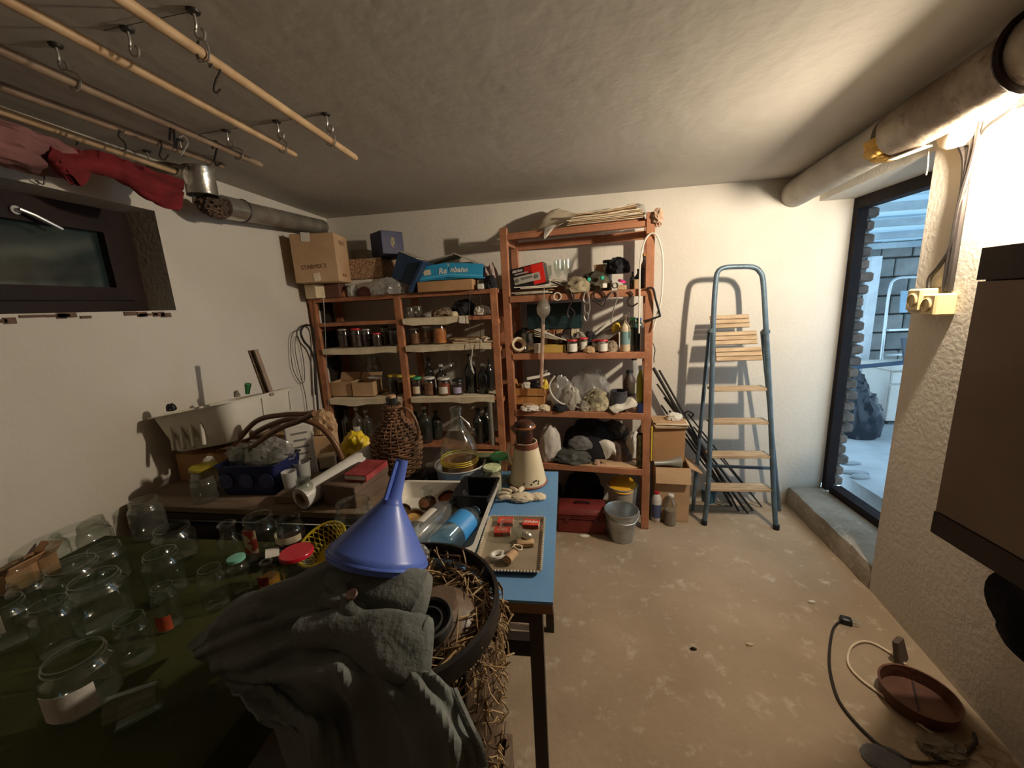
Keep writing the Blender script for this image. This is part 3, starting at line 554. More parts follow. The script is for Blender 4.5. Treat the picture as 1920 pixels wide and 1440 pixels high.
# level c, left: cardboard trays with a big jar, yellow lids
for (px, w_, lab, dy) in ((650, 62, 'cardboard tray at the left end of the third shelf', .09), (690, 62, 'cardboard tray under the big empty jar', .07)):
    p = at(px, 735, Y=YS + dy); k = mpp(p); obox('cardboard_tray', lab, (p.x - .01, YS + dy + .02, LZ['c'] + .008), (w_ * k * .66, .13, 27 * k), m_card2, 0, 'tray', flaps=(('b', 30, .05),))
p = at(697, 706, Y=YS + .2); jar('storage_jar', 'big empty clear jar behind the cardboard trays', (p.x, YS + .235, LZ['c'] + .006), .055, .24, None, None, None, g_dusty, .8)
p = at(703, 706, Y=YS + .09); o = B().lathe([(0, 0), (.042, .0), (.05, .006), (.044, .006), (0, .004)], 20).build('saucer', l_white, loc=(p.x, YS + .09, LZ['c'] + .125), rot=(.05, 0, 0)); tag(o, 'white saucer lying on the cardboard tray', 'saucer')
for (px, wpx, yt, lid, fm, lm, lab, dy) in ((735, 17, 703, l_yel, f_dark, None, 'dark jar with yellow lid left of the middle post', .06), (749, 15, 704, l_yel, f_ol, None, 'jar with yellow lid close behind the middle post', .14), (770, 16, 705, l_yel, f_ol, None, 'jar with yellow lid right of the middle post', .12), (780, 19, 708, l_grn, f_dark, m_paper, 'jar with green lid and paper label', .05), (803, 22, 708, l_white, f_br, None, 'brown preserve jar with white lid on the third shelf', .06), (831, 24, 709, l_white, f_red, m_white, 'red preserve jar with flowery white label', .05), (857, 22, 712, l_blk, f_dark, P('lilac_label', (.45, .42, .6), .6), 'dark jar with lilac label', .06)):
    p, r, h = sj(px, wpx, yt, 'c', dy); jar('preserve_jar', lab, p, r, h, lid, .72, fm, g_clear, .9, 'preserves on the third shelf', (225, 315, .15, .55) if lm else None, lm, seg=20)
for (px, wpx, yt, gl, cap, lab, dy, cat_) in ((805, 18, 672, g_brown, l_blk, 'brown medicine bottle behind the white-lidded jar', .14, 'bottle'), (827, 20, 684, g_brown, l_white, 'squat brown bottle with white stopper', .13, 'bottle'), (845, 14, 661, g_clear, None, 'tall slim clear bottle on the third shelf', .15, 'bottle'), (862, 15, 668, g_clear, None, 'clear bottle right of the slim tall one', .17, 'bottle'), (882, 22, 665, g_dark, l_blk, 'tall dark wine bottle on the third shelf', .10, 'bottle'), (905, 20, 682, g_dark, l_white, 'dark squared bottle near the right post', .08, 'bottle'), (918, 14, 672, g_dark, None, 'dark slim bottle hard against the right post', .15, 'bottle')):
    p, r, h = sj(px, wpx, yt, 'c', dy); bottle('glass_bottle', lab, p, r, h, gl, cap, group='bottles on the third shelf', seg=16)
# level d: bottles in the dark
for (px, wpx, yt, gl, cap, lab, dy) in ((650, 18, 768, g_olive, None, 'leftmost dusty bottle on the low shelf', .10), (671, 20, 764, g_olive, l_tin, 'labelled dusty bottle on the low shelf', .07), (688, 20, 769, g_olive, l_tin, 'squat dusty olive bottle on the low shelf', .09), (797, 24, 762, g_green, l_tin, 'green wine bottle right of the wicker demijohn handle', .08), (780, 20, 772, g_dark, None, 'dark bottle behind the wicker demijohn handle', .16), (818, 22, 770, g_green, None, 'green bottle close to the clear glass demijohn', .15), (897, 22, 766, g_dark, l_blk, 'dark bottle right of the clear glass demijohn', .07), (912, 20, 762, g_green, None, 'green bottle on the low shelf near the right post', .13)):
    p = at(px, yt, Y=YS + dy); z = LZ['d'] + .001; x = at(px, 790, Y=YS + dy).x; bottle('low_bottle', lab, (x, YS + dy, z), wpx / 2 * mpp(p), p.z - z, gl, cap, group='bottles on the low shelf', seg=16, lab=(225, 315, .25, .5) if 'labelled' in lab else None)
p = at(921, 790, Y=YS + .02); o = B().lathe([(0, 0), (.018, 0), (.018, .30), (.014, .30), (.014, .01)], 16).build('grey_tube', P('grey_metal_tube', (.36, .34, .3), .4, .4), loc=(p.x, YS + .03, LZ['d'] + .001)); tag(o, 'upright grey tube on the low shelf by the right post', 'tube')
cbox('flat_carton', 'flat cardboard carton at the right end of the low shelf', (at(900, 840, Y=YS + .1).x, YS + .02, LZ['d'] - .10), (.22, .12, .06), m_card, .0)
# ---- on top of the unit
TZ = LZ['top'] + .001
def top(px, dy): return Vector((at(px, 545, Y=YS + dy).x, YS + dy, TZ))
t = cbox('removal_carton', 'large tan cardboard carton with scrawled writing near the wall corner', (-1.462, 2.30, TZ + .088), (.255, .20, .275), m_card2, R(10))
m_ink = P('brown_ink', (.16, .07, .03), .7)
B().box((-.035, -.1015, .255), (.05, .002, .05), Matrix.Rotation(.1, 3, 'Y')).build('tape_strip', m_white, t); B().box((.0, -.1015, .03), (.04, .002, .045), Matrix.Rotation(-.15, 3, 'Y')).build('tape_strip', m_paper, t)
text('STARMIX 2', .036, m_ink, t, (-.01, -.1008, .088), (R(90), R(-3), 0), sx=.85); text('ZSOLT', .032, m_ink, t, (.1283, .0, .228), (R(90), 0, R(90)), sx=.9); text('RE 80', .028, m_ink, t, (.1283, -.01, .04), (R(90), 0, R(90)), sx=.9)
cbox('tape_carton', 'small cream carton tucked under the big cardboard carton', top(592, -.03), (.085, .09, .085), P('cream_card', (.70, .58, .38), .8), R(-10))
cbox('brown_case', 'dark brown case under the big cardboard carton', top(628, .08), (.17, .18, .086), M('brown_leatherette', (.13, .055, .035), (.09, .035, .022), 6, .6, .2, 60), 0)
for i, (px, w_, h_, mat, lab) in enumerate(((645, 16, 14, m_wood, 'small brown ball of wood beside the brown case'), (662, 22, 24, P('grey_rag', (.5, .5, .46), .9), 'grey crumpled packet on the top of the left shelf unit'), (682, 26, 18, M('maroon_rag', (.16, .05, .04), (.1, .03, .025), 12, .9, .4), 'maroon rag beside the clear plastic bag'))):
    p = top(px, .03); k = mpp(p); lump('odd_lump', lab, p, (w_ * k, w_ * k, h_ * k), mat, 70 + i, ('ball', 'packet', 'rag')[i])
cbox('white_carton', 'white carton carrying the speckled box', top(700, .17), (.27, .22, .105), m_white, 0)
cbox('speckled_box', 'brown speckled box on the white carton', top(700, .17) + Vector((0, 0, .107)), (.265, .22, .125), M('speckled_card', (.45, .30, .18), (.22, .12, .07), 90, .8, .2, 120, lo=.45, hi=.55), 0)
cbox('grey_carton', 'small grey carton left of the navy gift box', top(690, .22) + Vector((-.01, 0, .233)), (.11, .1, .072), M('grey_card', (.42, .37, .30), (.34, .3, .24), 6), 0)
t = cbox('gift_box', 'navy blue gift box with gold oval emblem on the speckled box', top(730, .15) + Vector((.02, 0, .233)), (.15, .15, .155), P('navy_card', (.020, .022, .075), .5), R(52))
m_gold = P('gold_print', (.62, .45, .18), .4, .4); B().tube(ringpts((-.0, -.0755, .088), .011, 24, 'y', .028), .0012, 6, closed=True).build('emblem', m_gold, t)
B().tube(spline([(.004, -.0758, .112), (-.001, -.0758, .10), (.002, -.0758, .088), (-.002, -.0758, .07)], 4), .0028, 6).build('emblem_figure', m_gold, t)
t = thing('dark_blue_case', 'open dark blue case tipped over beside the clear bag', 'case', top(757, .02) + Vector((0, 0, .036)), 0, None, (0, R(24), R(-6))); mdb = P('dark_blue_vinyl', (.020, .045, .10), .45)
B().box((-.005, .04, .115), (.15, .14, .16), bev=.004).build('body', mdb, t); B().box((.085, .02, .10), (.022, .16, .2), Matrix.Rotation(R(8), 3, 'Y'), bev=.003).build('lid', mdb, t); B().box((-.02, .04, .199), (.13, .14, .006)).build('inner_tray', MATS['grey_card'], t)
lump('clear_bag', 'crumpled clear plastic bag on top of the left shelf unit', top(728, -.0), (.22, .16, .105), p_bag, 77, 'bag', .4, 2.6)
# open game box
cbox('brown_carton', 'flat brown carton carrying the blue racing game box', top(842, .05), (.34, .17, .062), m_card, 0)
t = thing('game_box', 'bent blue game box with white lettering leaning open on brown carton', 'box', top(845, .03) + Vector((0, 0, .066)), R(2)); m_cy = P('cyan_print', (.03, .30, .55), .4); m_cyl = P('light_cyan_print', (.10, .48, .72), .4)
for s, (cx, rot, mm) in enumerate(((-.102, R(-6), m_cy), (.108, R(5), m_cyl))):
    m_ = Matrix.Rotation(rot, 3, 'Y'); B().box((cx, -.02, .048), (.208, .008, .085), m_).build('side_panel', m_cy, t); B().box((cx, -.0245, .022), (.206, .002, .008), m_).build('stripe', m_cyl, t)
B().box((0, .10, .008), (.40, .22, .008)).build('base', m_cy, t); B().box((.0, .205, .045), (.40, .008, .08)).build('back_panel', m_cy, t)
text('Re', .048, l_white, t, (-.035, -.0255, .052), (R(90), R(-6), 0), .25, bold=.001); text('nbahn', .044, l_white, t, (.065, -.0255, .055), (R(90), R(4), 0), .25, bold=.001)
B().box((-.13, -.025, .05), (.045, .002, .03), Matrix.Rotation(R(-6), 3, 'Y')).build('printed_picture', m_paper, t)
cbox('red_box', 'red and white box standing inside the blue game box', top(865, .13) + Vector((0, 0, .085)), (.18, .10, .06), l_red, 0); o = cbox('white_box', 'white box strip on the red box', top(865, .13) + Vector((0, 0, .147)), (.18, .10, .024), l_white, 0)
t = thing('paper_bundle', 'bundle of old booklets at the left in the blue game box', 'papers', top(808, .1) + Vector((0, 0, .085)))
for i in range(6): B().box((rnd(-.01, .01), 0, .004 + i * .008), (.13, .14, .006), rnd(-.1, .1)).build('booklet', (m_paper, m_card2, m_white)[i % 3], t)
untie(t, 'old booklet at the left', 'in the blue game box', 'booklet', 'booklets in the game box')
t = thing('folded_board', 'folded grey board lid resting over the red box', 'board', top(860, .14) + Vector((0, 0, .177)))
B().box((-.10, 0, .02), (.22, .2, .006), Matrix.Rotation(R(-10), 3, 'Y')).build('left_board', MATS['grey_card'], t); B().box((.085, 0, .013), (.17, .2, .006), Matrix.Rotation(R(24), 3, 'Y')).build('right_board', MATS['grey_card'], t)
lump('dark_pouch', 'dark pouch beside the right end of the blue game box', top(921, .03), (.085, .08, .085), m_blackcloth, 79, 'pouch'); lump('rag_bundle', 'pinkish white rag bundle at the right end of the shelf top', top(922, .16), (.1, .1, .17), M('faded_rag', (.5, .4, .36), (.34, .25, .23), 8, .9, .4), 80, 'rag')
cbox('little_box', 'little white box on the shelf edge below the dark pouch', top(902, -.0), (.036, .03, .032), l_white, 0)
# hanging strings, strap, wire coil
for (pts, r, mat, lab, nm) in (([(606, 553), (609, 600), (611, 650), (613, 700), (616, 760), (618, 800)], .0016, m_wirel, 'grey string with float hanging along the left post', 'string'), ([(882, 548), (880, 590), (881, 640), (884, 700)], .0016, m_wire, 'dark wire hanging in front of the right bay, left of two', 'wire'), ([(884, 549), (897, 546), (902, 590), (900, 640), (899, 690)], .0016, m_wire, 'dark wire hanging in front of the right bay, right of two', 'wire'), ([(886, 655), (884, 680), (889, 700), (884, 690), (881, 668)], .0025, m_white, 'white cord loop hanging before the dark wine bottle', 'string')):
    o = B().tube(spline([at(x, y, Y=YS - .03) for x, y in pts], 5), r, 6).build('hanging_' + nm, mat); tag(o, lab, nm)
p = at(607, 577, Y=YS - .03); 
o = B().tube(spline([at(x, y, X=XL + .035) for x, y in ((597, 780), (593, 720), (590, 680), (582, 655), (570, 640), (564, 622), (572, 610), (585, 614), (590, 640), (590, 690), (592, 740))], 6), .007, 8).build('black_strap', m_wire); tag(o, 'black strap loop hanging on the left wall beside the shelf unit', 'strap')
o = B().tube(spline([at(x, y, X=XL + .02) for x, y in ((562, 618), (549, 625), (545, 650), (549, 690), (562, 716), (571, 712), (568, 670), (558, 630), (553, 650), (560, 690), (572, 740), (577, 780))], 6), .0022, 6).build('wire_coil', m_wire); tag(o, 'thin wire coil hanging on the left wall near the shelf unit', 'wire')
t = thing('corner_shadow_strip', 'dark strip standing in for shade in the corner left of the shelf unit', 'plank', (XL + .011, YS + .2, 0)); B().box((0, 0, .95), (.018, .12, 1.9)).build('board', m_dark, t)  # strip built where only the shelf unit's cast shadow falls on the wall
# ================================================================ right shelf unit
A0, A1 = Vector((-.362, 2.47, 0)), Vector((.472, 2.348, 0)); UX = (A1 - A0).normalized(); UY = Vector((-UX.y, UX.x, 0)); UW = (A1 - A0).length; RD = .24
RZ = [.403, .764, 1.136, 1.494, 1.874]; RA = math.atan2(UX.y, UX.x); UM = Matrix((UX, UY, Vector((0, 0, 1)))).transposed()
def U(u, d, z): return A0 + UX * u + UY * d + Vector((0, 0, z))
def up(px, py, d): return atp(px, py, A0 + UY * d, UY)
t = thing('wooden_rack', 'tall reddish wooden rack crammed with junk beside the stepladder', 'shelf', A0 + UX * UW / 2, RA)
def ub(name, u, d, z, s, mat=m_woodr): return B().box(U(u, d, z), s, UM, bev=.002).build(name, mat, t, world=True)
for u in (0, UW):
    for d in (0.0, RD): ub('post', u, d, .95 if d == 0 else .94, (.046, .032, 1.90 if d == 0 else 1.88))
for i, z in enumerate(RZ): 
    if i < 4:
        for k in range(2): ub('shelf_board', UW / 2, .055 + k * .122, z - .010, (UW - .05, .118, .02))
        ub('front_rail', UW / 2, -.012, z - .016, (UW - .044, .016, .04))
ub('front_rail', UW / 2, .0, 1.845, (UW - .044, .02, .03)); ub('back_rail', UW / 2, RD, 1.82, (UW - .04, .02, .05))
for k in range(3): ub('top_slat', UW / 2, .05 + k * .075, 1.868, (UW - .03, .06, .014))
for u in (0, UW):
    for z in RZ: ub('side_rail', u, RD / 2, z - .05, (.022, RD, .035))
def ul(name, lab, px, d, lv, w_, h_, mat, seed, cat_, dep=.7, amp=.4, k=1.7, dz=0.0, flat=-.45):
    p = up(px, 660, d); m_ = mpp(p); return lump(name, lab, Vector((p.x, p.y, RZ[lv] + .003 + dz)), (w_ * m_, w_ * m_ * dep, h_ * m_), mat, seed, cat_, amp, k, RA, flat=flat)
def uj(px, wpx, ytop, d, lv):
    p = up(px, ytop, d); q = up(px, (548, 660, 548)[0], d); b_ = up(px, [862, 770, 660, 548, 430][lv], d); return Vector((b_.x, b_.y, RZ[lv] + .003)), wpx / 2 * mpp(p), max(.02, p.z - RZ[lv] - .003)
# -- top: cloth, newspapers, white bag
m_canvas = M('canvas_cloth', (.60, .51, .38), (.45, .37, .27), 6, .9, .3, 60)
z = 1.877
o = patch([[up(1000, 425, .20) , up(1020, 405, .2), up(1045, 392, .2), up(1070, 398, .2), up(1095, 404, .2)], [up(988, 436, .1), up(1010, 415, .1), up(1028, 402, .1), up(1060, 408, .1), up(1095, 410, .1)], [up(980, 441, .01), up(1010, 438, .0), up(1030, 432, .0), up(1060, 418, .0), up(1092, 415, .02)]], 6, .006, 12, 5, .003).build('folded_canvas', m_canvas); tag(o, 'folded canvas cloth tented on top of the wooden rack', 'cloth')
o = patch([[up(1022, 428, .0), up(1034, 424, .0), up(1042, 422, .0)], [up(1020, 440, -.025), up(1030, 434, -.028), up(1038, 428, -.02)], [up(1020, 449, -.022), up(1024, 446, -.025), up(1028, 440, -.02)]], 4, .002, 20, 3, .002).build('cloth_tail', m_white); tag(o, 'pale rag tail hanging over the top rail of the wooden rack', 'rag')
t = thing('newspaper_stack', 'stack of old yellowed newspapers on top of the wooden rack', 'newspapers', U(.60, .1, z - .001), RA); random.seed(8)
for i in range(9):
    w_ = .44 - .012 * i + rnd(-.02, .02); g = [[Vector((-w_ / 2 + w_ * k / 4, y, .004 + i * .0065 + .012 * max(0, (k - 2.2)) * (.4 + .1 * (i % 3)) * i / 6)) for k in range(5)] for y in (-.12 + rnd(-.015, .02), 0, .12)]
    patch(g, 4, .004, 11, i, .004).build('newspaper', (m_paper, m_card2, m_paper)[i % 3], t)
untie(t, 'old yellowed newspaper on top of the wooden rack', 'in its stack', 'newspaper', 'newspapers on the rack top')
o = patch([[up(1165, 402, .2), up(1175, 385, .2), up(1190, 381, .2), up(1207, 384, .2), up(1213, 398, .2)], [up(1150, 404, .1), up(1168, 392, .1), up(1185, 382, .1), up(1204, 384, .1), up(1212, 399, .1)], [up(1137, 407, .02), up(1160, 401, .02), up(1180, 391, .02), up(1198, 390, .02), up(1211, 401, .02)]], 6, .006, 16, 9, .002).build('white_bag', PLASTIC('dull_bag', (.62, .58, .5), .9, .4)); tag(o, 'stiff white plastic bag arched over the newspapers on the rack top', 'bag')
ul('pink_rag', 'pink and cream rag tied around the rack top right post', 1227, -.01, 4, 22, 34, M('pink_rag_cloth', (.60, .36, .28), (.45, .30, .20), 20, .9, .4), 91, 'rag', .9, .5, dz=-.06, flat=-2)
# -- shelf 3 (z 1.494)
t = thing('stereo_box', 'black and red car stereo carton with white lettering on the rack', 'box', up(994, 525, .06), 0, None, (0, R(-9), RA)); t.location.z = RZ[3] + .060
B().box((0, 0, .058), (.23, .10, .125), bev=.002).build('body', P('black_print', (.015, .012, .012), .35), t)
B().box((.075, -.051, .058), (.075, .002, .118)).build('red_panel', P('red_print', (.75, .03, .02), .35), t); B().box((.02, -.0508, .095), (.06, .001, .04)).build('red_fade', P('dark_red_print', (.35, .02, .015), .35), t)
r_ = B(); r_.box((.0, -.052, .045), (.165, .003, .045)); rd = r_.build('radio_picture', P('silver_print', (.48, .46, .40), .4), t)
for x in (-.062, .062): B().lathe([(0, 0), (.012, 0), (.012, .003), (0, .003)], 14, Matrix.Translation((x, -.054, .045)) @ Matrix.Rotation(R(90), 4, 'X')).build('knob_print', P('grey_print', (.2, .19, .17), .4), rd)
B().box((0, -.0545, .05), (.07, .002, .014)).build('dial_print', MATS['grey_print'], rd)
text('clarion', .024, l_white, t, (-.052, -.0512, .103), (R(90), 0, 0), .1, bold=.0008); B().box((-.03, -.0512, .083), (.085, .001, .008)).build('printed_line', P('grey_ink', (.5, .42, .38), .5), t)
t = thing('magazine_stack', 'sliding stack of magazines and papers under the black and red carton', 'papers', up(1000, 545, .07), RA); t.location.z = RZ[3] + .003; random.seed(3)
for i in range(7): B().box((.01 * i * (i % 2) + rnd(-.01, .02), rnd(-.02, .02), .004 + i * .008), (.23, .15, .006), rnd(-.12, .12)).build('magazine', (m_dark, m_paper, m_white, m_card)[i % 4], t)
untie(t, 'magazine under the black and red carton', 'in its stack', 'magazine', 'magazines on the rack')
t = thing('paper_drift', 'loose curled white papers right of the magazine stack', 'papers', up(1050, 545, .06), RA); t.location.z = RZ[3] + .055
for i in range(4): patch([[Vector((-.08 + .05 * k + .01 * i, -.06 + .06 * j + rnd(-.01, .01), .006 * i + .022 * math.sin(k * 1.1 + i) + .008 * j)) for k in range(4)] for j in range(3)], 3, .002, 15, i, .0012).build('curled_paper', (m_white, m_paper)[i % 2], t)
untie(t, 'loose curled white paper', 'right of the magazine stack', 'paper', 'loose papers on the rack')
cbox('red_brown_tin', 'reddish brown tin under the loose papers on the rack', Vector((*up(1066, 545, .09).xy, RZ[3] + .003)), (.17, .1, .048), m_wood, RA, 'tin')
for i, (px, yt, lab) in enumerate(((1048, 488, 'left stemmed glass standing behind the loose papers'), (1063, 487, 'right stemmed glass standing behind the loose papers'))):
    p, r, h = uj(px, 18, yt, .17, 3); t = thing('stemmed_glass', lab, 'glass', p, 0, 'stemmed glasses')
    B().lathe([(0, 0), (r * .85, .001), (r * .85, .003), (.004, .008), (.0035, h * .5), (r * .6, h * .58), (r, h * .75), (r * .95, h), (r * .9, h), (r * .93, h * .75), (.002, h * .6)], 18).build('glass', g_clear, t)
m_olive = M('olive_rag', (.33, .28, .18), (.22, .18, .11), 10, .95, .5, 60)
ul('olive_rag', 'olive crumpled rag spilling over the rack shelf edge', 1083, .02, 3, 50, 30, m_olive, 95, 'rag', .8, .45, 1.7); ul('dark_pouch', 'dark olive camouflage pouch with green toggles on the rack', 1118, .10, 3, 60, 38, M('camouflage', (.10, .085, .05), (.04, .035, .025), 14, .9, .4), 96, 'pouch'); ul('black_pouch', 'black soft pouch lying on the olive pouch', 1158, .12, 3, 44, 30, m_blackcloth, 97, 'pouch', dz=.10)
for i, (px, py, m_) in enumerate(((1129, 521, P('mint_green', (.05, .50, .36), .4)), (1104, 524, P('mint_green', (.05, .5, .36))))):
    p = up(px, py, .01); o = B().lathe([(0, -.01), (.011, -.01), (.012, .0), (.006, .006), (0, .004)], 14, Matrix.Rotation(R(90), 4, 'X')).build('green_toggle', m_, loc=p); tag(o, ('mint green toggle on the dark pouch', 'darker mint toggle left on the dark pouch')[i], 'toggle')
cbox('tan_box', 'tan square box behind the black pouch', Vector((*up(1126, 500, .2).xy, RZ[3] + .003)), (.075, .08, .165), m_card2, RA); p, r, h = uj(1139, 17, 489, .17, 3); jar('paint_jar', 'small dark jar with pale label beside the tan box', p, r, h, l_blk, .7, f_dark, None, .95, None, (200, 330, .25, .8), m_white)
p = up(1153, 535, -.0); o = B().lathe([(.013, -.03), (.0165, -.03), (.0165, .03), (.013, .03), (.013, -.03)], 20, Matrix.Rotation(R(90), 4, 'X')).build('pipe_ring', P('grey_pipe', (.22, .22, .2), .4), loc=p + UY * .02); tag(o, 'grey pipe socket lying on the rack shelf edge', 'pipe fitting')
p = up(1166, 527, .02); o = B().lathe([(0, -.006), (.022, -.006), (.022, .006), (0, .006)], 20).build('pink_tape_roll', P('hot_pink', (.75, .05, .25), .5), loc=p, rot=(.2, .3, 0)); tag(o, 'bright pink tape roll on the rack', 'tape')
cbox('orange_block', 'pale orange wooden block on the rack shelf edge', Vector((*up(1166, 545, .0).xy, RZ[3] + .003)), (.05, .04, .028), m_rod, RA, 'block'); cbox('foil_packet', 'tiny white foil packet on the olive pouch', Vector((*up(1133, 540, -.0).xy, RZ[3] + .02)), (.028, .02, .028), m_white, .3, 'packet'); cbox('wood_block', 'upright tan wood block near the right rack post', Vector((*up(1193, 545, .01).xy, RZ[3] + .003)), (.03, .03, .055), m_card2, RA, 'block')
for (px, wpx, yt, gl, cap, lab, d, fm) in ((1186, 11, 510, g_dark, l_blk, 'small black bottle left of the wood block', .05, None), (1196, 12, 505, g_dark, P('blue_cap', (.04, .07, .2), .4), 'small bottle with dark blue cap by the right post', .10, None), (1207, 15, 476, g_brown, P('amber_cap', (.45, .2, .03), .4), 'tall amber bottle half behind the right rack post', .08, P('amber_fluid', (.55, .25, .03), .4))):
    p, r, h = uj(px, wpx, yt, d, 3); bottle('small_bottle', lab, p, r, h, gl, cap, .6 if fm else None, fm, seg=14)
# -- hooks hanging under shelf 3
hz = RZ[3] - .04
def hang(name, pts, r, mat, lab, cat_, d=-.03, closed=False):
    o = B().tube(spline([up(x, y, d) for x, y in pts], 5, closed), r, 6, closed=closed).build(name, mat); return tag(o, lab, cat_)
p = up(1045, 556, -.03); o = B().tube(ringpts(p, .022, 24, 'y'), .0035, 8, closed=True).build('white_ring', m_white); tag(o, 'white ring hanging under the rack shelf', 'ring')
hang('wire_hook', [(1066, 545), (1076, 552), (1074, 563), (1067, 575), (1073, 580), (1077, 588), (1070, 597), (1064, 590), (1066, 577), (1074, 562), (1070, 550)], .0042, m_wire, 'twisted dark double hook hanging beside the white ring', 'hook')
hang('chain_link', [(1098, 547), (1094, 560), (1097, 567), (1104, 566), (1103, 552)], .0045, m_wirel, 'upper bright chain link hanging under the rack', 'chain link', closed=True); hang('chain_link', [(1103, 566), (1096, 572), (1097, 588), (1103, 590), (1106, 575)], .0045, m_wirel, 'lower bright chain link hanging under the upper one', 'chain link', -.022, True); hang('snap_hook', [(1099, 587), (1095, 593), (1099, 602), (1103, 596), (1101, 587)], .0045, m_wirel, 'bright snap hook at the bottom of the chain links', 'hook', -.03, True)
hang('wire_hook', [(1110, 562), (1120, 568), (1130, 573), (1136, 560), (1130, 548), (1118, 546), (1113, 555), (1120, 563), (1128, 564), (1134, 556)], .0045, m_wire, 'dark coiled wire hook hanging right of the chain links', 'hook'); hang('bent_wire', [(1128, 573), (1137, 562), (1148, 548), (1156, 546), (1158, 555), (1152, 575), (1146, 600), (1147, 605)], .0038, m_wirel, 'long pale bent wire hanging under the rack shelf', 'wire'); hang('wire_hook', [(1180, 546), (1186, 552), (1178, 562), (1178, 571), (1186, 574), (1196, 568)], .0045, m_wire, 'dark open hook hanging near the right rack post', 'hook')
hang('white_cable', [(1198, 625), (1199, 560), (1200, 500), (1206, 460), (1217, 440), (1230, 440), (1240, 465), (1243, 500), (1240, 560), (1232, 590), (1224, 620)], .0045, m_white, 'white cable looped over the right rack post', 'cable', -.03)
hang('iron_bracket', [(1212, 541), (1224, 541), (1229, 560), (1237, 590), (1234, 594), (1212, 601), (1207, 600)], .006, m_wire, 'black iron bracket hooked on the right rack post', 'bracket', -.035); hang('thin_branch', [(1222, 640), (1228, 655), (1226, 672), (1227, 680)], .0025, m_wire, 'thin dark wire sticking out beside the right rack post', 'wire', .0)
# wine thief
p = up(1019, 577, -.045); k = mpp(p); t = thing('wine_thief', 'hanging glass wine thief with bulb and long pale tube', 'wine thief', p, 0, None, (0, R(3.6), 0))
B().lathe([(.004, .115), (.005, .07), (.012, .058), (.028, .035), (.040, .006), (.042, -.012), (.036, -.036), (.022, -.052), (.013, -.06), (.011, -.08), (.0115, -.26)], 24).build('bulb', GLASS('cloudy_glass', (.82, .80, .74), .16, (.75, .68, .56), .05), t); B().lathe([(.0117, -.10), (.0117, -.30), (.0105, -.46), (.009, -.49)], 16).build('tube', GLASS('rosy_tube', (.8, .66, .56), .45, (.74, .52, .40)), t)
# -- shelf 2 (z 1.136)
t = cbox('green_folder_box', 'dark green archive box with faint lettering behind the wine thief', Vector((*up(1040, 600, .19).xy, RZ[2] + .14)), (.36, .05, .165), P('dark_teal', (.012, .035, .040), .5), RA)
for i in range(3): text(('VENDEL', 'TERMESZET', 'HARMAS')[i] if False else '-----', .02, P('faint_teal', (.10, .2, .2), .6), t, (.07, -.0255, .115 - .035 * i), (R(90), 0, 0))
t = thing('book_row', 'leaning old books under the dark green archive box', 'books', Vector((*up(1040, 655, .17).xy, RZ[2] + .003)), RA)
for i in range(7): B().box((-.15 + i * .048, 0, .068), (.04, .12, .13), bev=.003).build('book', (m_card, m_dark, m_paper, m_wood)[i % 4], t)
untie(t, 'old upright book under the dark green archive box', 'in a row', 'book', 'books under the green box', SIDE)
t = thing('paper_fan', 'fan of grey papers slanting on the rack behind the small jars', 'papers', Vector((*up(1030, 630, .10).xy, RZ[2] + .09)), RA)
for i in range(4): B().box((.02, 0, i * .007), (.22, .12, .003), Matrix.Rotation(R(10 + 3 * i), 3, 'Y') @ Matrix.Rotation(rnd(-.1, .1), 3, 'Z')).build('slanting_paper', (m_paper, m_white)[i % 2], t)
untie(t, 'slanting paper behind the small jars', 'on the rack', 'paper', 'slanting papers on the rack')
cbox('yellow_book', 'thick yellow book lying at the rack shelf edge', Vector((*up(1038, 657, .04).xy, RZ[2] + .003)), (.135, .09, .048), M('mustard_cloth', (.62, .42, .10), (.5, .32, .07), 8, .7, .1), RA, 'book', bev=.002)
o = B().box((0, 0, .003), (.14, .095, .006)).build('thin_book', m_wood, loc=Vector((*up(1038, 657, .04).xy, RZ[2] - .0)), rot=(0, 0, RA)) if False else None
for (px, wpx, yt, lid, lm, fm, lab, d) in ((1073, 19, 638, l_red, m_white, f_dark, 'dark jar with red lid and white label beside the yellow book', .0), (1094, 17, 634, l_red, m_white, f_or, 'small orange jar with pale label and red lid', .06), (1118, 16, 638, l_red, m_white, f_red, 'left of the two red and white jars on the rack', .04), (1130, 18, 638, l_red, m_white, f_red, 'right of the two red and white jars on the rack', .0)):
    p, r, h = uj(px, wpx, yt, d, 2); jar('label_jar', lab, p, r, h, lid, .7, fm, None, .97, None, (190, 350, .12, .75), lm, seg=18)
p, r, h = uj(990, 22, 625, .05, 2); jar('preserving_glass', 'empty clear glass near the left rack post', p, r, h, None, None, None, g_dusty, .95)
p = Vector((*up(972, 655, .02).xy, RZ[2] + .003)); t = thing('rope_roll', 'pale roll of rope rings by the left rack post', 'rope', p + Vector((0, 0, .052)), 0, None, (R(70), 0, RA + .4))
for i in range(4): B().tube(ringpts((0, 0, -.02 + i * .014), .036 + .003 * (i % 2), 22), .0085, 8, closed=True).build('rope_turn', m_paper, t)
cbox('cream_packet', 'small cream packet standing before the wine thief tube', Vector((*up(1009, 650, -.005).xy, RZ[2] + .003)), (.05, .03, .062), m_white, RA, 'packet')
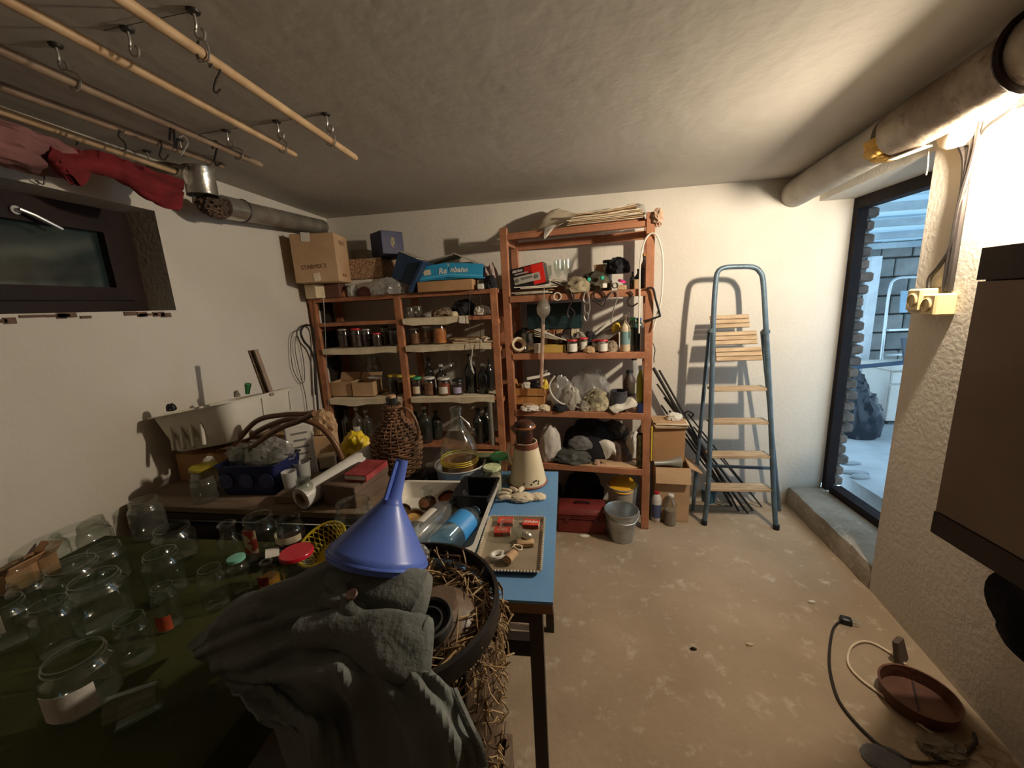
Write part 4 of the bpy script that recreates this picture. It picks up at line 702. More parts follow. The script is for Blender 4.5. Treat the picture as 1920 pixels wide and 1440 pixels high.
for i, (px, w_, h_, d, dz, lab, mat) in enumerate(((985, 40, 26, .14, .06, 'black machine part heap by the left rack post', m_black), (1052, 36, 20, .08, .05, 'dark iron scrap heap behind the yellow book', m_dark), (1085, 36, 26, .12, .03, 'grey cotton wad behind the red-lidded jar', M('grey_wad', (.3, .27, .22), (.18, .16, .13), 14, .9, .5)), (1105, 30, 26, .14, .03, 'dark net heap behind the small jars', m_blackcloth), (1146, 26, 22, .02, 0, 'brown striped cloth wad right of the red and white jars', M('striped_cloth', (.36, .28, .2), (.2, .15, .1), 25, .9, .4)), (1105, 24, 12, .0, 0, 'brown paper wad between the small jars', m_card2))):
    ul('shelf_wad', lab, px, d, 2, w_, h_, mat, 110 + i, 'wad', dz=dz)
o = patch([[up(1095, 645, .2), up(1130, 618, .2), up(1160, 598, .2), up(1180, 585, .2)], [up(1110, 640, .1), up(1135, 625, .1), up(1160, 612, .1), up(1178, 600, .1)], [up(1120, 642, .03), up(1140, 636, .03), up(1155, 626, .03), up(1165, 620, .03)]], 5, .004, 14, 4, .002).build('grey_newspaper', M('newsprint', (.42, .39, .34), (.3, .28, .24), 30, .9, .1)); tag(o, 'crumpled grey newspaper rising behind the cream spray bottle', 'newspaper')
ul('yellow_glove', 'yellow rubber glove on the grey newspaper', 1155, .08, 2, 18, 18, l_yel, 120, 'glove', dz=.11); cbox('brown_carton', 'small brown carton behind the striped cloth wad', Vector((*up(1148, 640, .13).xy, RZ[2] + .003)), (.08, .06, .10), m_card, RA)
p, r, h = uj(1172, 19, 590, .03, 2); t = bottle('spray_bottle', 'cream plastic bottle with teal label and narrow neck', p, r, h, P('cream_plastic', (.70, .58, .40), .4), None, None, None, None, (200, 340, .2, .55), P('teal_label', (.20, .34, .34), .5), .22, .62)
for (px, wpx, yt, gl, cap, lab, d) in ((1186, 17, 596, g_green, l_grn, 'green bottle with bright green cap on the rack', .06), (1197, 16, 597, g_green, P('blue_cap', (.04, .07, .2), .4), 'green bottle with dark blue cap on the rack', .10)):
    p, r, h = uj(px, wpx, yt, d, 2); bottle('cleaner_bottle', lab, p, r, h, gl, cap, .7, P('green_fluid', (.05, .12, .07), .4), rn=.45, sh=.7, seg=16)
cbox('white_packet', 'tall white packet by the right rack post', Vector((*up(1205, 640, .04).xy, RZ[2] + .003)), (.03, .05, .14), P('pale_lilac_card', (.62, .58, .62), .6), RA, 'packet')
# -- shelf 1 (z .764)
p = Vector((*up(996, 765, .09).xy, RZ[1] + .028)); t = thing('chip_basket', 'small wooden chip basket full of odds and ends on the rack', 'basket', p, RA); mo = M('orange_veneer', (.55, .27, .09), (.42, .19, .06), 7, .6, .1, stretch=(8, 1, 1))
for (z0, z1) in ((.005, .058), (.066, .115)):
    for s in (-1, 1):
        B().box((0, s * (.066 + (z0 + z1) * .05), (z0 + z1) / 2), (.19 + (z0 + z1) * .12, .004, z1 - z0)).build('side_strip', mo, t)
    for s in (-1, 1): B().box((s * (.095 + (z0 + z1) * .06), 0, (z0 + z1) / 2), (.004, .132 + (z0 + z1) * .1, z1 - z0)).build('end_strip', mo, t)
B().box((0, 0, .003), (.19, .13, .006)).build('bottom', mo, t)
for s in (-1, 1): B().lathe([(0, 0), (.045, 0), (.05, .004), (.045, .008), (0, .008)], 20, Matrix.Translation((s * .106, 0, .115)) @ Matrix.Rotation(R(90), 4, 'Y')).build('end_piece', mo, t) if s < 0 else None
for i, (px, yt, w_, h_, mat, lab, cat_) in enumerate(((985, 722, 24, 14, m_white, 'white wad in the chip basket', 'wad'), (1018, 716, 20, 20, l_yel, 'yellow wad in the chip basket', 'wad'), (1003, 716, 26, 16, m_black, 'black plug heap in the chip basket', 'plug'))):
    ul('basket_wad', lab, px, .06, 1, w_, h_, mat, 130 + i, cat_, dz=.13)
o = B().tube([up(988, 710, .03), up(1010, 706, .05), up(1031, 700, .08)], .011, 8, flat=.5).build('white_strip', m_white); tag(o, 'white plastic strip laid across the chip basket', 'strip'); hang('curled_string', [(1010, 704), (1020, 697), (1026, 695), (1020, 702), (1012, 706)], .0025, m_white, 'thin white cord curled on the chip basket', 'cord', .05)
ul('red_white_bag', 'white plastic bag with dark red print behind the chip basket', 1022, .19, 1, 60, 62, M('bag_print', (.62, .58, .54), (.22, .02, .03), 5, .4, .3, 30, lo=.46, hi=.5), 140, 'bag', .4, .35); ul('clear_bag', 'clear plastic bag behind the white ring handles', 1052, .09, 1, 50, 64, p_bag, 141, 'bag', .7, .4, 2.6); ul('clear_bag', 'large clear plastic bag standing in the middle of the rack', 1105, .13, 1, 78, 80, p_bag, 142, 'bag', .45, .4, 2.6); ul('clear_bag', 'milky crumpled bag hanging low at the shelf middle', 1070, .03, 1, 40, 50, PLASTIC('dull_bag', (.6, .58, .52)), 143, 'bag', .6, .45)
hang('white_hoop', [(1040, 705), (1030, 722), (1036, 742), (1050, 755), (1060, 758)], .006, m_white, 'white plastic hoop edge among the bags', 'hoop', .0)
for i, (px, w_, h_, d, dz, lab, mat, cat_) in enumerate(((1118, 50, 42, .05, 0, 'crumpled khaki and white cloth heap on the rack', M('khaki_mix', (.55, .48, .33), (.20, .18, .12), 12, .95, .6, 60), 'cloth'), (1090, 34, 20, .02, 0, 'grey rag under the khaki cloth heap', M('grey_wad', (.3, .27, .22)), 'rag'), (1048, 34, 14, .0, 0, 'black glove lying at the shelf edge', m_blackcloth, 'glove'), (990, 44, 10, .0, 0, 'white rag on the edge before the chip basket', m_white, 'rag'), (1017, 26, 12, .0, 0, 'yellowed brush head before the chip basket', m_paper, 'brush'))):
    ul('rack_rag', lab, px, d, 1, w_, h_, mat, 150 + i, cat_, amp=.45, k=1.9)
ul('red_plug', 'small bright red cap among the rags', 1058, -.004, 1, 9, 8, l_red, 158, 'cap'); cbox('sponge', 'tan sponge before the chip basket', Vector((*up(991, 765, .01).xy, RZ[1] + .02)), (.075, .03, .024), m_card2, RA, 'sponge')
p, r, h = uj(1160, 32, 732, .06, 1); jar('grey_tin', 'dark open tin with grey band on the rack', p, r, h, None, .7, f_dark, P('dark_tin', (.10, .10, .12), .4, .5), .98, cat_='tin')
o = patch([[up(1142, 762, .05), up(1158, 754, .05), up(1172, 750, .05), up(1185, 742, .05), up(1192, 750, .05)], [up(1143, 766, -.02), up(1155, 762, -.025), up(1168, 764, -.025), up(1182, 760, -.02), up(1195, 757, -.02)], [up(1150, 773, -.03), up(1156, 775, -.034), up(1162, 772, -.03), up(1178, 766, -.03), up(1194, 762, -.03)]], 5, .006, 22, 6, .003).build('white_glove', m_white); tag(o, 'white work glove hanging over the rack shelf edge', 'glove')
for (px, wpx, yt, gl, cap, fm, lab, d, lm) in ((1188, 19, 668, g_pet, l_blk, None, 'clear plastic water bottle on the rack', .12, m_white), (1200, 15, 687, P('yellow_green_plastic', (.45, .42, .05), .4), l_white, None, 'yellow-green plastic bottle by the right rack post', .03, None), (1180, 24, 695, P('brown_can', (.14, .07, .05), .4), l_blk, None, 'dark brown can with black cap behind the white glove', .17, None)):
    p, r, h = uj(px, wpx, yt, d, 1); bottle('plastic_bottle', lab, p, r, h, gl, cap, lab=(180, 360, .3, .5) if lm else None, labm=lm, rn=.4, sh=.66, seg=16)
cbox('blue_can', 'dark blue can base by the right rack post', Vector((*up(1201, 762, .0).xy, RZ[1] + .003)), (.04, .03, .06), P('deep_blue', (.02, .03, .10), .4), RA, 'can')
# -- shelf 0 (z .403)
ul('white_sack', 'white plastic sack with faint print at the left of the low rack shelf', 1026, .05, 0, 46, 75, M('sack_white', (.66, .62, .56), (.55, .5, .46), 6, .5, .4, 25), 170, 'sack', .7, .25)
for i, (px, w_, h_, d, dz, lab, mat, cat_) in enumerate(((1105, 110, 78, .17, 0, 'black fabric heap at the back of the low rack shelf', m_blackcloth, 'cloth'), (1066, 95, 28, .05, 0, 'dark grey folded tarpaulin on the low rack shelf', M('grey_tarp', (.07, .068, .062), (.04, .04, .036), 6, .7, .3), 'tarpaulin'), (1085, 50, 26, .07, .085, 'grey rag lying on the folded tarpaulin', M('grey_dusty_rag', (.17, .17, .165), (.1, .1, .1), 8, .9, .4), 'rag'), (1160, 60, 40, .12, 0, 'brown leather heap on the low rack shelf', M('brown_leather', (.11, .06, .04), (.06, .035, .025), 8, .6, .3), 'leather'), (1190, 34, 56, .12, .02, 'white crumpled bag at the right of the low rack shelf', m_white, 'bag'), (1150, 70, 60, .20, .04, 'dark netting heap at the back right of the rack', M('dark_net', (.09, .07, .05), (.03, .025, .02), 40, .9, .6, 80), 'net'))):
    ul('low_heap', lab, px, d, 0, w_, h_, mat, 175 + i, cat_, .5, .3, dz=dz)
o = patch([[up(1123, 828, .0), up(1135, 824, .0), up(1150, 830, .0), up(1154, 842, .0)], [up(1130, 842, -.02), up(1140, 838, -.025), up(1150, 842, -.02), up(1154, 850, -.02)], [up(1136, 862, -.01), up(1142, 858, -.012), up(1147, 852, -.01), up(1154, 854, -.01)]], 5, .004, 24, 6, .003).build('white_glove', m_white); tag(o, 'dirty white glove standing at the front of the low rack shelf', 'glove')
ul('pink_scrap', 'pink and white scrap beside the dirty glove', 1118, -.0, 0, 14, 14, MATS['pink_rag_cloth'], 185, 'scrap'); p, r, h = uj(1201, 16, 814, .02, 0); t = jar('spray_tin', 'tall green and gold tin at the right of the low rack shelf', p, r, h, None, None, None, M('green_gold_tin', (.20, .17, .06), (.04, .05, .03), 30, .4, .05, metal=.4), .98, cat_='tin')
cbox('cardboard_sheet', 'flat cardboard sheet under the gloves on the low rack shelf', Vector((*up(1140, 865, .06).xy, RZ[0] + .003)), (.36, .15, .006), m_card2, RA + .05, 'cardboard')
# ================================================================ blue work table
TT = .75
t = thing('work_table', 'blue-topped work table with dark legs in the room centre', 'table', (-.33, 1.17, 0))
m_blue = M('worn_blue_laminate', (.15, .33, .60), (.12, .27, .50), 3, .45, .06, 40, c3=(.15, .30, .48)); m_edge = M('raw_table_edge', (.28, .17, .09), (.2, .11, .055), 10, .8, .2)
B().box((-.3225, 1.1725, TT - .004), (.555, .735, .008)).build('laminate_top', m_blue, t, world=True); B().box((-.3225, 1.1725, TT - .022), (.553, .733, .027)).build('core_board', m_edge, t, world=True)
for (x, y) in ((-.09, .832), (-.10, 1.50), (-.57, .84), (-.57, 1.5)): B().box((x, y, .357), (.034, .030, .714)).build('leg', m_dark, t, world=True)
for (a, b_) in (((-.085, .84, .69), (-.085, 1.5, .69)), ((-.57, .84, .69), (-.09, .84, .69)), ((-.57, 1.5, .69), (-.09, 1.5, .69))): B().bar(a, b_, .022, .05).build('apron', m_dark, t, world=True)
B().bar((-.57, .90, .53), (-.09, .90, .53), .03, .05).build('stretcher', m_dark, t, world=True)
# enamel pitcher with copper pot scourer
p = Vector((-.165, 1.44, TT)); t = thing('enamel_pitcher', 'cream enamel pitcher with chipped brown rim, tapering upward', 'pitcher', p); m_en = M('cream_enamel', (.74, .64, .44), (.68, .57, .38), 5, .3, .03, 20)
B().lathe([(0, .006), (.070, .004), (.073, .0), (.076, .004), (.074, .012), (.060, .085), (.047, .15), (.0425, .165), (.044, .172), (.040, .172), (.039, .165), (.055, .09), (.07, .012)], 32).build('body', m_en, t)
B().tube(ringpts((0, 0, .006), .0755, 32), .0042, 8, closed=True).build('base_rim', P('rust_red', (.24, .08, .04), .5), t); B().lathe([(.0475, .15), (.048, .155), (.0435, .172), (.041, .17), (.044, .15)], 28).build('rust_collar', P('rust_red', (.2, .07, .03)), t)
B().tube(spline([(-.043, -.018, .158), (-.058, -.024, .165), (-.066, -.027, .145), (-.062, -.026, .11), (-.056, -.024, .085)], 6), .0055, 8).build('handle', m_en, t)
random.seed(5)
for i in range(7): a = R(-75 + rnd(-22, 30)); z = rnd(.018, .034); rr = .0745 - (z - .012) * .192; B().lathe([(0, .001), (.004, .0), (0, -.001)], 8, Matrix.Translation((rr * math.cos(a), rr * math.sin(a), z)) @ Matrix.Rotation(a, 4, 'Z') @ Matrix.Rotation(R(90), 4, 'Y')).build('chip_mark', m_dark, t)
q = p + Vector((-.005, 0, .166)); t = thing('brown_jug_head', 'brown glazed jug neck and lid set on the enamel pitcher', 'jug', q); m_gl = P('brown_glaze', (.055, .02, .012), .2)
B().lathe([(.0, .0), (.03, .0), (.034, .02), (.032, .05), (.037, .058), (.042, .07), (.036, .082), (.02, .09), (.0, .092)], 24).build('neck', m_gl, t); B().tube(ringpts((0, 0, .066), .040, 24), .006, 8, closed=True).build('rim', P('copper_glaze', (.30, .12, .05), .25), t); B().lathe([(.002, -.018), (.016, .02), (.018, .022), (.0, .01)], 16, Matrix.Translation((-.035, -.01, .05)) @ Matrix.Rotation(R(-20), 4, 'Y')).build('spout', P('copper_glaze', (.3, .12, .05)), t)
# jars right of the basin
jar('glass_jar', 'clear jar with bright green lid beside the enamel pitcher', (-.277, 1.455, TT), .038, .105, P('bright_green_lid', (.08, .50, .18), .35), None, None, g_dusty, .9); jar('glass_jar', 'jar of pale powder with striped cream lid before the green-lidded jar', (-.292, 1.365, TT), .035, .095, M('striped_lid', (.62, .66, .42), (.42, .52, .28), 60, .5, .1, lo=.48, hi=.52), .7, P('pale_powder', (.62, .58, .44), .9), g_dusty, .9)
# glass demijohn in an enamel basin
p = Vector((-.437, 1.435, TT)); t = thing('metal_basin', 'round pale grey metal basin under the glass demijohn', 'basin', p); B().lathe([(0, .002), (.080, .0), (.083, .004), (.100, .078), (.106, .082), (.103, .085), (.097, .080), (.080, .008), (0, .006)], 36).build('bowl', M('pale_zinc', (.62, .62, .62), (.5, .5, .5), 6, .35, .05, metal=.3), t)
for z, rr in ((.03, .0895), (.042, .0925)): B().tube(ringpts((0, 0, z), rr, 36), .0014, 6, closed=True).build('bead', MATS['pale_zinc'], t)
q = p + Vector((.0, .0, .010)); t = thing('glass_demijohn', 'clear glass demijohn with amber dregs standing in the metal basin', 'demijohn', q)
B().lathe([(0, .002), (.068, .0), (.073, .01), (.074, .12), (.070, .15), (.058, .18), (.04, .205), (.028, .23), (.021, .265), (.019, .29), (.0235, .292), (.0235, .304), (.019, .305), (.016, .30)], 32).build('glass', g_demi, t)
B().lathe([(0, .004), (.066, .004), (.071, .012), (.071, .085), (0, .085)], 28).build('wine_dregs', P('amber_wine', (.30, .12, .03), .3), t); B().tube(spline([(.045, 0, .195), (.062, 0, .215), (.07, 0, .19), (.058, 0, .165)], 5), .006, 8).build('glass_handle', g_clear, t)
B().tube(spline([(.018, -.01, .27), (.035, -.012, .255), (.05, -.012, .24), (.055, -.012, .225)], 5), .004, 8).build('hook', m_wirel, t)
for z in (.082, .09, .098): B().tube(ringpts((0, 0, z), .0748, 32), .002, 6, closed=True).build('yellow_band', P('yellow_band', (.8, .62, .06), .4), t)
cbox('green_carton', 'olive green box behind the green-lidded jar', (-.335, 1.50, TT), (.10, .05, .09), P('olive_card', (.14, .17, .08), .7), 0)
jar('small_glass', 'small dim glass behind the brown box near the basin', (-.565, 1.45, TT), .024, .065, l_tin, .6, f_dark, g_dusty, .95)
# white photo tray with things
t = thing('white_tray', 'white rectangular plastic tray holding bottles and cups', 'tray', (-.44, 1.10, TT)); m_tr = P('ivory_plastic', (.74, .70, .62), .4)
x0, x1, y0, y1, h = .175, .182, .195, .202, .062
rows = []
def rrect(x, y, r, z, n=5):
    out = []
    for (sx, sy, a0) in ((1, 1, 0), (-1, 1, 90), (-1, -1, 180), (1, -1, 270)):
        for k in range(n + 1): a = R(a0 + 90 * k / n); out.append(Vector((sx * (x - r) + r * math.cos(a), sy * (y - r) + r * math.sin(a), z)))
    return out
def rbox(name, x, y, h_, mat, par, th=.004, r=.025, lip=.008, taper=.93, off=(0, 0, 0)):
    o = Vector(off); b = B(); prof = [(taper * .5, 0), (taper * .96, 0), (taper, .006), (1, h_), (1 + lip / x, h_ + .001), (1 + lip / x, h_ + .004), (1 - th / x, h_ + .003), (taper - th / x, .008), (taper * .5, th)]
    rows = [[o + p for p in rrect(x * f, y * (1 - (1 - f) * x / y if f < .6 else f), min(r, x * f * .9), z)] for f, z in prof]
    b.surf(rows, 0, True); n = len(rows[0]); k = len(b.v)
    b.f.append(tuple(reversed(range(n)))); b.f.append(tuple(range(k - n, k))); return b.build(name, mat, par)
rbox('shell', .18, .198, .062, m_tr, t)
t = thing('black_container', 'black square plastic tub in the back corner of the white tray', 'tub', (-.318, 1.215, TT + .010), R(-3)); rbox('shell', .062, .070, .078, m_black, t, .003, .012, .006, .85)
for (p0, p1, r, gl, lab, lm) in (((-.455, .945, TT + .048), (-.395, 1.19, TT + .052), .034, g_pet, 'clear plastic bottle lying in the white tray', m_white), ((-.355, .925, TT + .052), (-.300, 1.10, TT + .060), .042, g_petb, 'blue-labelled plastic bottle lying in the white tray', P('blue_label', (.05, .30, .72), .4))):
    a, b_ = Vector(p0), Vector(p1); d = (b_ - a); L_ = d.length; rot = d.to_track_quat('Z', 'Y').to_euler()
    t = bottle('pet_bottle', lab, a, r, L_ * 1.06, gl, None, None, None, None, (40, 200, .30, .66) if 'blue' in lab else (60, 110, .22, .5), lm, .34, .70 if 'blue' in lab else .62, rot, 24, 'blue' in lab)
for i, (x, y, r, h_, m_, lab) in enumerate(((-.478, 1.02, .022, .05, p_white, 'frosted plastic cup in the white tray'), (-.54, .995, .024, .05, p_white, 'pale plastic cup half behind the blue funnel'))):
    o = B().lathe([(0, .002), (r * .8, .0), (r, h_), (r * .93, h_), (r * .75, .004)], 22).build('plastic_cup', m_, loc=(x, y, TT + .010)); tag(o, lab, 'cup', 'cups in the white tray')
for i, (x, y, r, lab) in enumerate(((-.505, 1.10, .036, 'jar lid ring with amber inside in the white tray'), (-.565, 1.13, .036, 'amber jar lid by the funnel spout'), (-.49, 1.19, .030, 'dark jar lid at the back of the white tray'), (-.43, 1.225, .030, 'rusty jar lid against the tray back wall'))):
    t = thing('gilt_disc', lab, 'lid', (x, y, TT + .022 + .004 * i), 0, 'jar lids in the white tray', (.25, .2 - .1 * i, 0)); B().lathe([(0, .0), (r * .92, .0), (r, .003), (r, .016), (r * .95, .016), (r * .93, .004)], 24).build('rim', P('dark_gilt', (.16, .09, .045), .35, .4), t); B().lathe([(0, .004), (r * .9, .0045)], 24).build('inner_disc', (P('amber_seal', (.62, .36, .12), .4), P('gold_seal', (.66, .45, .12), .4), f_br, f_red)[i], t)
o = B().lathe([(0, 0), (.012, 0), (.013, .02), (.02, .026), (.021, .045), (.018, .045), (.016, .028), (0, .024)], 18).build('shot_glass', g_clear, loc=(-.487, 1.19, TT + .05)); tag(o, 'tiny upturned shot glass at the back of the white tray', 'glass'); lump('black_rag', 'black rag beside the black tub in the white tray', (-.385, 1.235, TT + .012), (.07, .06, .055), m_blackcloth, 201, 'rag')
jar('big_jar', 'large clear jar half hidden by the blue funnel', (-.66, 1.02, .724), .062, .155, None, None, None, g_clear, .82)
# patterned metal tray
t = thing('metal_tray', 'tarnished metal serving tray with scalloped rim on the blue table', 'tray', (-.172, 1.026, TT), R(1)); m_tray = M('tarnished_tray', (.42, .36, .27), (.33, .27, .19), 12, .4, .05, 60, metal=.35)
B().box((0, 0, .004), (.165, .25, .004)).build('plate', m_tray, t); m_rim = M('bright_beading', (.72, .66, .54), (.5, .44, .34), 30, .35, metal=.3)
for (a, b_) in (((-.082, -.125), (.082, -.125)), ((.082, -.125), (.082, .125)), ((.082, .125), (-.082, .125)), ((-.082, .125), (-.082, -.125))):
    A, C_ = Vector((*a, 0)), Vector((*b_, 0)); n_ = Vector((C_ - A)).normalized().cross(Vector((0, 0, 1))); b2 = B()
    b2.surf([[A + Vector((0, 0, .005)), C_ + Vector((0, 0, .005))], [A + n_ * .008 + (A - C_).normalized() * .008 + Vector((0, 0, .013)), C_ + n_ * .008 + (C_ - A).normalized() * .008 + Vector((0, 0, .013))]], .002); b2.build('side_wall', m_tray, t)
    n = int((C_ - A).length / .0085); b2 = B(); V, Fs = ico(1)
    for k in range(n + 1): b2.add([A + n_ * .009 + (C_ - A) * (k / n) + Vector((v.x * .0042, v.y * .0042, .013 + v.z * .0035)) for v in V], Fs)
    o = b2.build('beading', m_rim, t); o['kind'] = 'stuff'
m_mr = P('match_red', (.68, .07, .045), .5); m_ms = P('match_striker', (.30, .08, .06), .8)
for i, (px, py, rz, z, lab) in enumerate(((948, 977, R(2), .006, 'red matchbox at the back left of the metal tray'), (942, 995, R(4), .006, 'red matchbox under the light bulb'), (996, 981, R(-3), .006, 'red matchbox with white lettering at the back right of the metal tray'))):
    p = at(px, py, Z=TT + .015); t = thing('matchbox', lab, 'matchbox', (p.x, p.y, TT + z), rz, 'matchboxes on the metal tray'); B().box((0, 0, .007), (.050, .034, .013)).build('sleeve', m_mr, t); B().box((0, 0, .007), (.0508, .030, .009)).build('drawer', m_white, t); B().box((0, 0, .007), (.048, .0346, .009)).build('striker', m_ms, t)
    if i == 2: text('GYUFA', .0145, m_white, t, (0, .0, .0138), (0, 0, 0), 0, 'lettering', .0003, bold=.0006)
    else: B().box((0, .0, .0137), (.034, .014, .0004)).build('printed_panel', P('pale_red_print', (.74, .22, .16), .5), t)
p = at(985, 1018, Z=TT + .014); t = cbox('wooden_block', 'pale wooden block on the metal tray', (p.x, p.y, TT + .006), (.052, .024, .016), m_rod, R(8), 'block')
p = at(958, 990, Z=TT + .03); t = thing('spare_bulb', 'clear spare light bulb lying on the metal tray', 'light bulb', (p.x - .006, p.y, TT + .031), 0, None, (R(96), 0, R(62))); B().lathe([(0, -.03), (.015, -.026), (.025, -.012), (.0285, .004), (.025, .022), (.016, .042), (.0125, .055)], 24).build('glass', g_demi, t); B().lathe([(.0125, .053), (.0135, .056), (.012, .06), (.0135, .064), (.012, .068), (.0135, .072), (.011, .078), (.005, .082), (0, .082)], 18).build('screw_base', P('brass_cap', (.6, .55, .45), .3, .8), t)
p = at(931, 1045, Z=TT + .01); t = thing('plastic_curl', 'white curled plastic cap on the metal tray', 'cap', (p.x + .004, p.y, TT + .007), .5); B().tube(ringpts((0, 0, .009), .017, 20, 'z', .013, R(20), R(320), False), .0075, 8, flat=.8).build('ring', l_white, t)
p = at(962, 1045, Z=TT + .01); t = thing('cork_stopper', 'old cork with tangled string on the metal tray', 'cork', (p.x, p.y, TT + .0065), R(-25)); B().lathe([(0, -.02), (.011, -.02), (.0135, .02), (0, .02)], 14, Matrix.Translation((0, -.008, .0125)) @ Matrix.Rotation(R(90), 4, 'X')).build('cork', m_card2, t); B().tube(spline([(-.005, .01, .02), (-.02, .02, .012), (-.012, .04, .015), (.008, .035, .018), (.015, .018, .02), (0, .012, .026), (-.012, .028, .022), (.004, .046, .012)], 5), .0018, 6).build('string', m_paper, t)
# work glove on the blue table
p = at(975, 935, Z=TT); t = thing('work_glove', 'cream work glove lying flat on the blue table', 'glove', (p.x, p.y, TT), R(4)); m_gv = M('cream_cotton', (.70, .61, .45), (.58, .49, .35), 9, .95, .3, 90)
o = crumple((.10, .065, .024), 211, .22, 2.6).build('palm', m_gv, t, loc=(.008, -.008, .001)); crumple((.07, .055, .018), 212, .2, 3).build('cuff', m_gv, t, loc=(.062, .0, .001))
for i, (x, y, a, l_) in enumerate(((-.045, .03, 150, .05), (-.02, .035, 130, .05), (-.055, .008, 170, .055), (-.05, -.018, 190, .05), (.0, .035, 70, .04))):
    v = Vector((math.cos(R(a)), math.sin(R(a)), 0)); B().tube(spline([Vector((x, y, .012)) - v * .015, Vector((x, y, .016)), Vector((x, y, .012)) + v * l_ * .6], 4), [.010] * 8 + [.006], 8).build('finger', m_gv, t)
# ================================================================ bench and plank behind the jars
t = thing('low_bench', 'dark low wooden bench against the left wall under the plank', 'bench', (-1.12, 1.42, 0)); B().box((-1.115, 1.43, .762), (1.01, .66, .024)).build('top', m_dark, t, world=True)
B().box((-1.115, 1.115, .37), (.98, .02, .72)).build('shade_panel', m_dark, t, world=True); B().box((-.62, 1.43, .37), (.02, .62, .72)).build('side_panel', m_dark, t, world=True)  # closing panels added to keep the space under the bench dark
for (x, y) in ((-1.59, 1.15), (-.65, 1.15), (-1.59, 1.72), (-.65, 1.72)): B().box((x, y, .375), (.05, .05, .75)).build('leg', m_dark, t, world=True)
t = thing('long_plank', 'long rough brown plank lying behind the glass jars', 'plank', (-1.13, 1.19, .775)); mpl = M('rough_brown_plank', (.24, .17, .115), (.15, .10, .065), 4, .85, .3, 40, stretch=(1, 8, 8)); B().box((-1.125, 1.20, .7875), (.985, .20, .024), R(-1.2), bev=.003).build('board', mpl, t, world=True)
o = B().box((0, 0, .012), (.45, .10, .022), bev=.003).build('short_plank', mpl, loc=(-.93, 1.36, .775)); tag(o, 'shorter plank behind the long plank under the brown box', 'plank')
PZ = .80
t = cbox('brown_box', 'dark brown cardboard box carrying the red book', (-.765, 1.225, PZ), (.135, .19, .078), M('umber_card', (.145, .095, .07), (.11, .07, .05), 5, .8, .1), R(-9), lid=.030)
t = thing('red_book', 'worn red hardback book on the dark brown box', 'book', (-.722, 1.225, PZ + .081), R(-6)); m_rb = M('worn_red_cloth', (.34, .045, .05), (.24, .03, .03), 12, .55, .15, 50, c3=(.50, .22, .20)); B().box((0, 0, .002), (.088, .135, .003)).build('back_cover', m_rb, t); B().box((0, 0, .021), (.088, .135, .003)).build('front_cover', m_rb, t); B().box((.043, 0, .0115), (.003, .135, .022)).build('spine', m_rb, t); B().box((-.002, 0, .0115), (.082, .128, .016)).build('pages', m_white, t)
t = thing('foil_roll', 'long white roll of cling film beside the brown box', 'roll', (-.875, 1.10, PZ + .035)); a, b_ = Vector((-.903, 1.105, PZ + .039)), Vector((-.80, 1.50, PZ + .075)); d = (b_ - a).normalized(); mr = Matrix.Translation(a) @ d.to_track_quat('Z', 'Y').to_matrix().to_4x4(); L_ = (b_ - a).length
B().lathe([(.026, 0), (.038, 0), (.038, L_), (.026, L_), (.026, 0)], 28, mr).build('film', P('white_film', (.72, .70, .66), .25), t, world=True); B().lathe([(.0215, -.002), (.0262, -.002), (.0262, L_ + .002), (.0215, L_ + .002), (.0215, -.002)], 24, mr).build('cardboard_core', m_card2, t, world=True)
# wicker demijohn
p = Vector((-.715, 1.47, .775)); t = thing('wicker_demijohn', 'wicker-covered demijohn with woven handle beside the glass demijohn', 'demijohn', p); m_wk = M('brown_wicker', (.26, .13, .065), (.11, .05, .028), 22, .6, .3, 60, c3=(.40, .23, .12))
prof = [(.078, 0), (.086, .02), (.094, .06), (.100, .11), (.101, .14), (.094, .17), (.078, .195), (.058, .215), (.042, .235), (.035, .255), (.033, .28), (.035, .30)]
B().lathe([(0, .002)] + [(r * .95, z) for r, z in prof] + [(.024, .302), (.024, .325), (.0, .325)], 28).build('glass_body', g_dark, t)
def pr(z):
    for (r0, z0), (r1, z1) in zip(prof, prof[1:]):
        if z0 <= z <= z1: return r0 + (r1 - r0) * (z - z0) / (z1 - z0)
    return prof[-1][0]
b = B(); nst = 22
for k in range(26):                                            # weavers pass over and under the stakes
    z = .006 + k * .0114; rr = pr(z); b.tube([Vector(((rr + .004 * (1 if (j // 2 + k) % 2 else -1)) * math.cos(2 * math.pi * j / (nst * 2)), (rr + .004 * (1 if (j // 2 + k) % 2 else -1)) * math.sin(2 * math.pi * j / (nst * 2)), z + .0012 * math.sin(j * 1.7 + k))) for j in range(nst * 2)], .0046, 6, closed=True)
o = b.build('weave', m_wk, t); o['kind'] = 'stuff'
for k in range(nst): a = 2 * math.pi * (k + .25) / nst; B().tube([Vector((r * math.cos(a), r * math.sin(a), z)) for r, z in prof], .003, 5).build('stake', m_wk, t)
B().tube(spline([(.03, -.01, .275), (.065, -.015, .282), (.095, -.02, .25), (.11, -.02, .20), (.105, -.02, .155)], 7), .0065, 8).build('handle', m_wk, t); B().lathe([(0, .302), (.02, .302), (.017, .335), (.0, .337)], 14).build('stopper', m_card2, t); B().tube(ringpts((0, 0, .288), .037, 20), .006, 6, closed=True).build('neck_binding', m_wk, t)
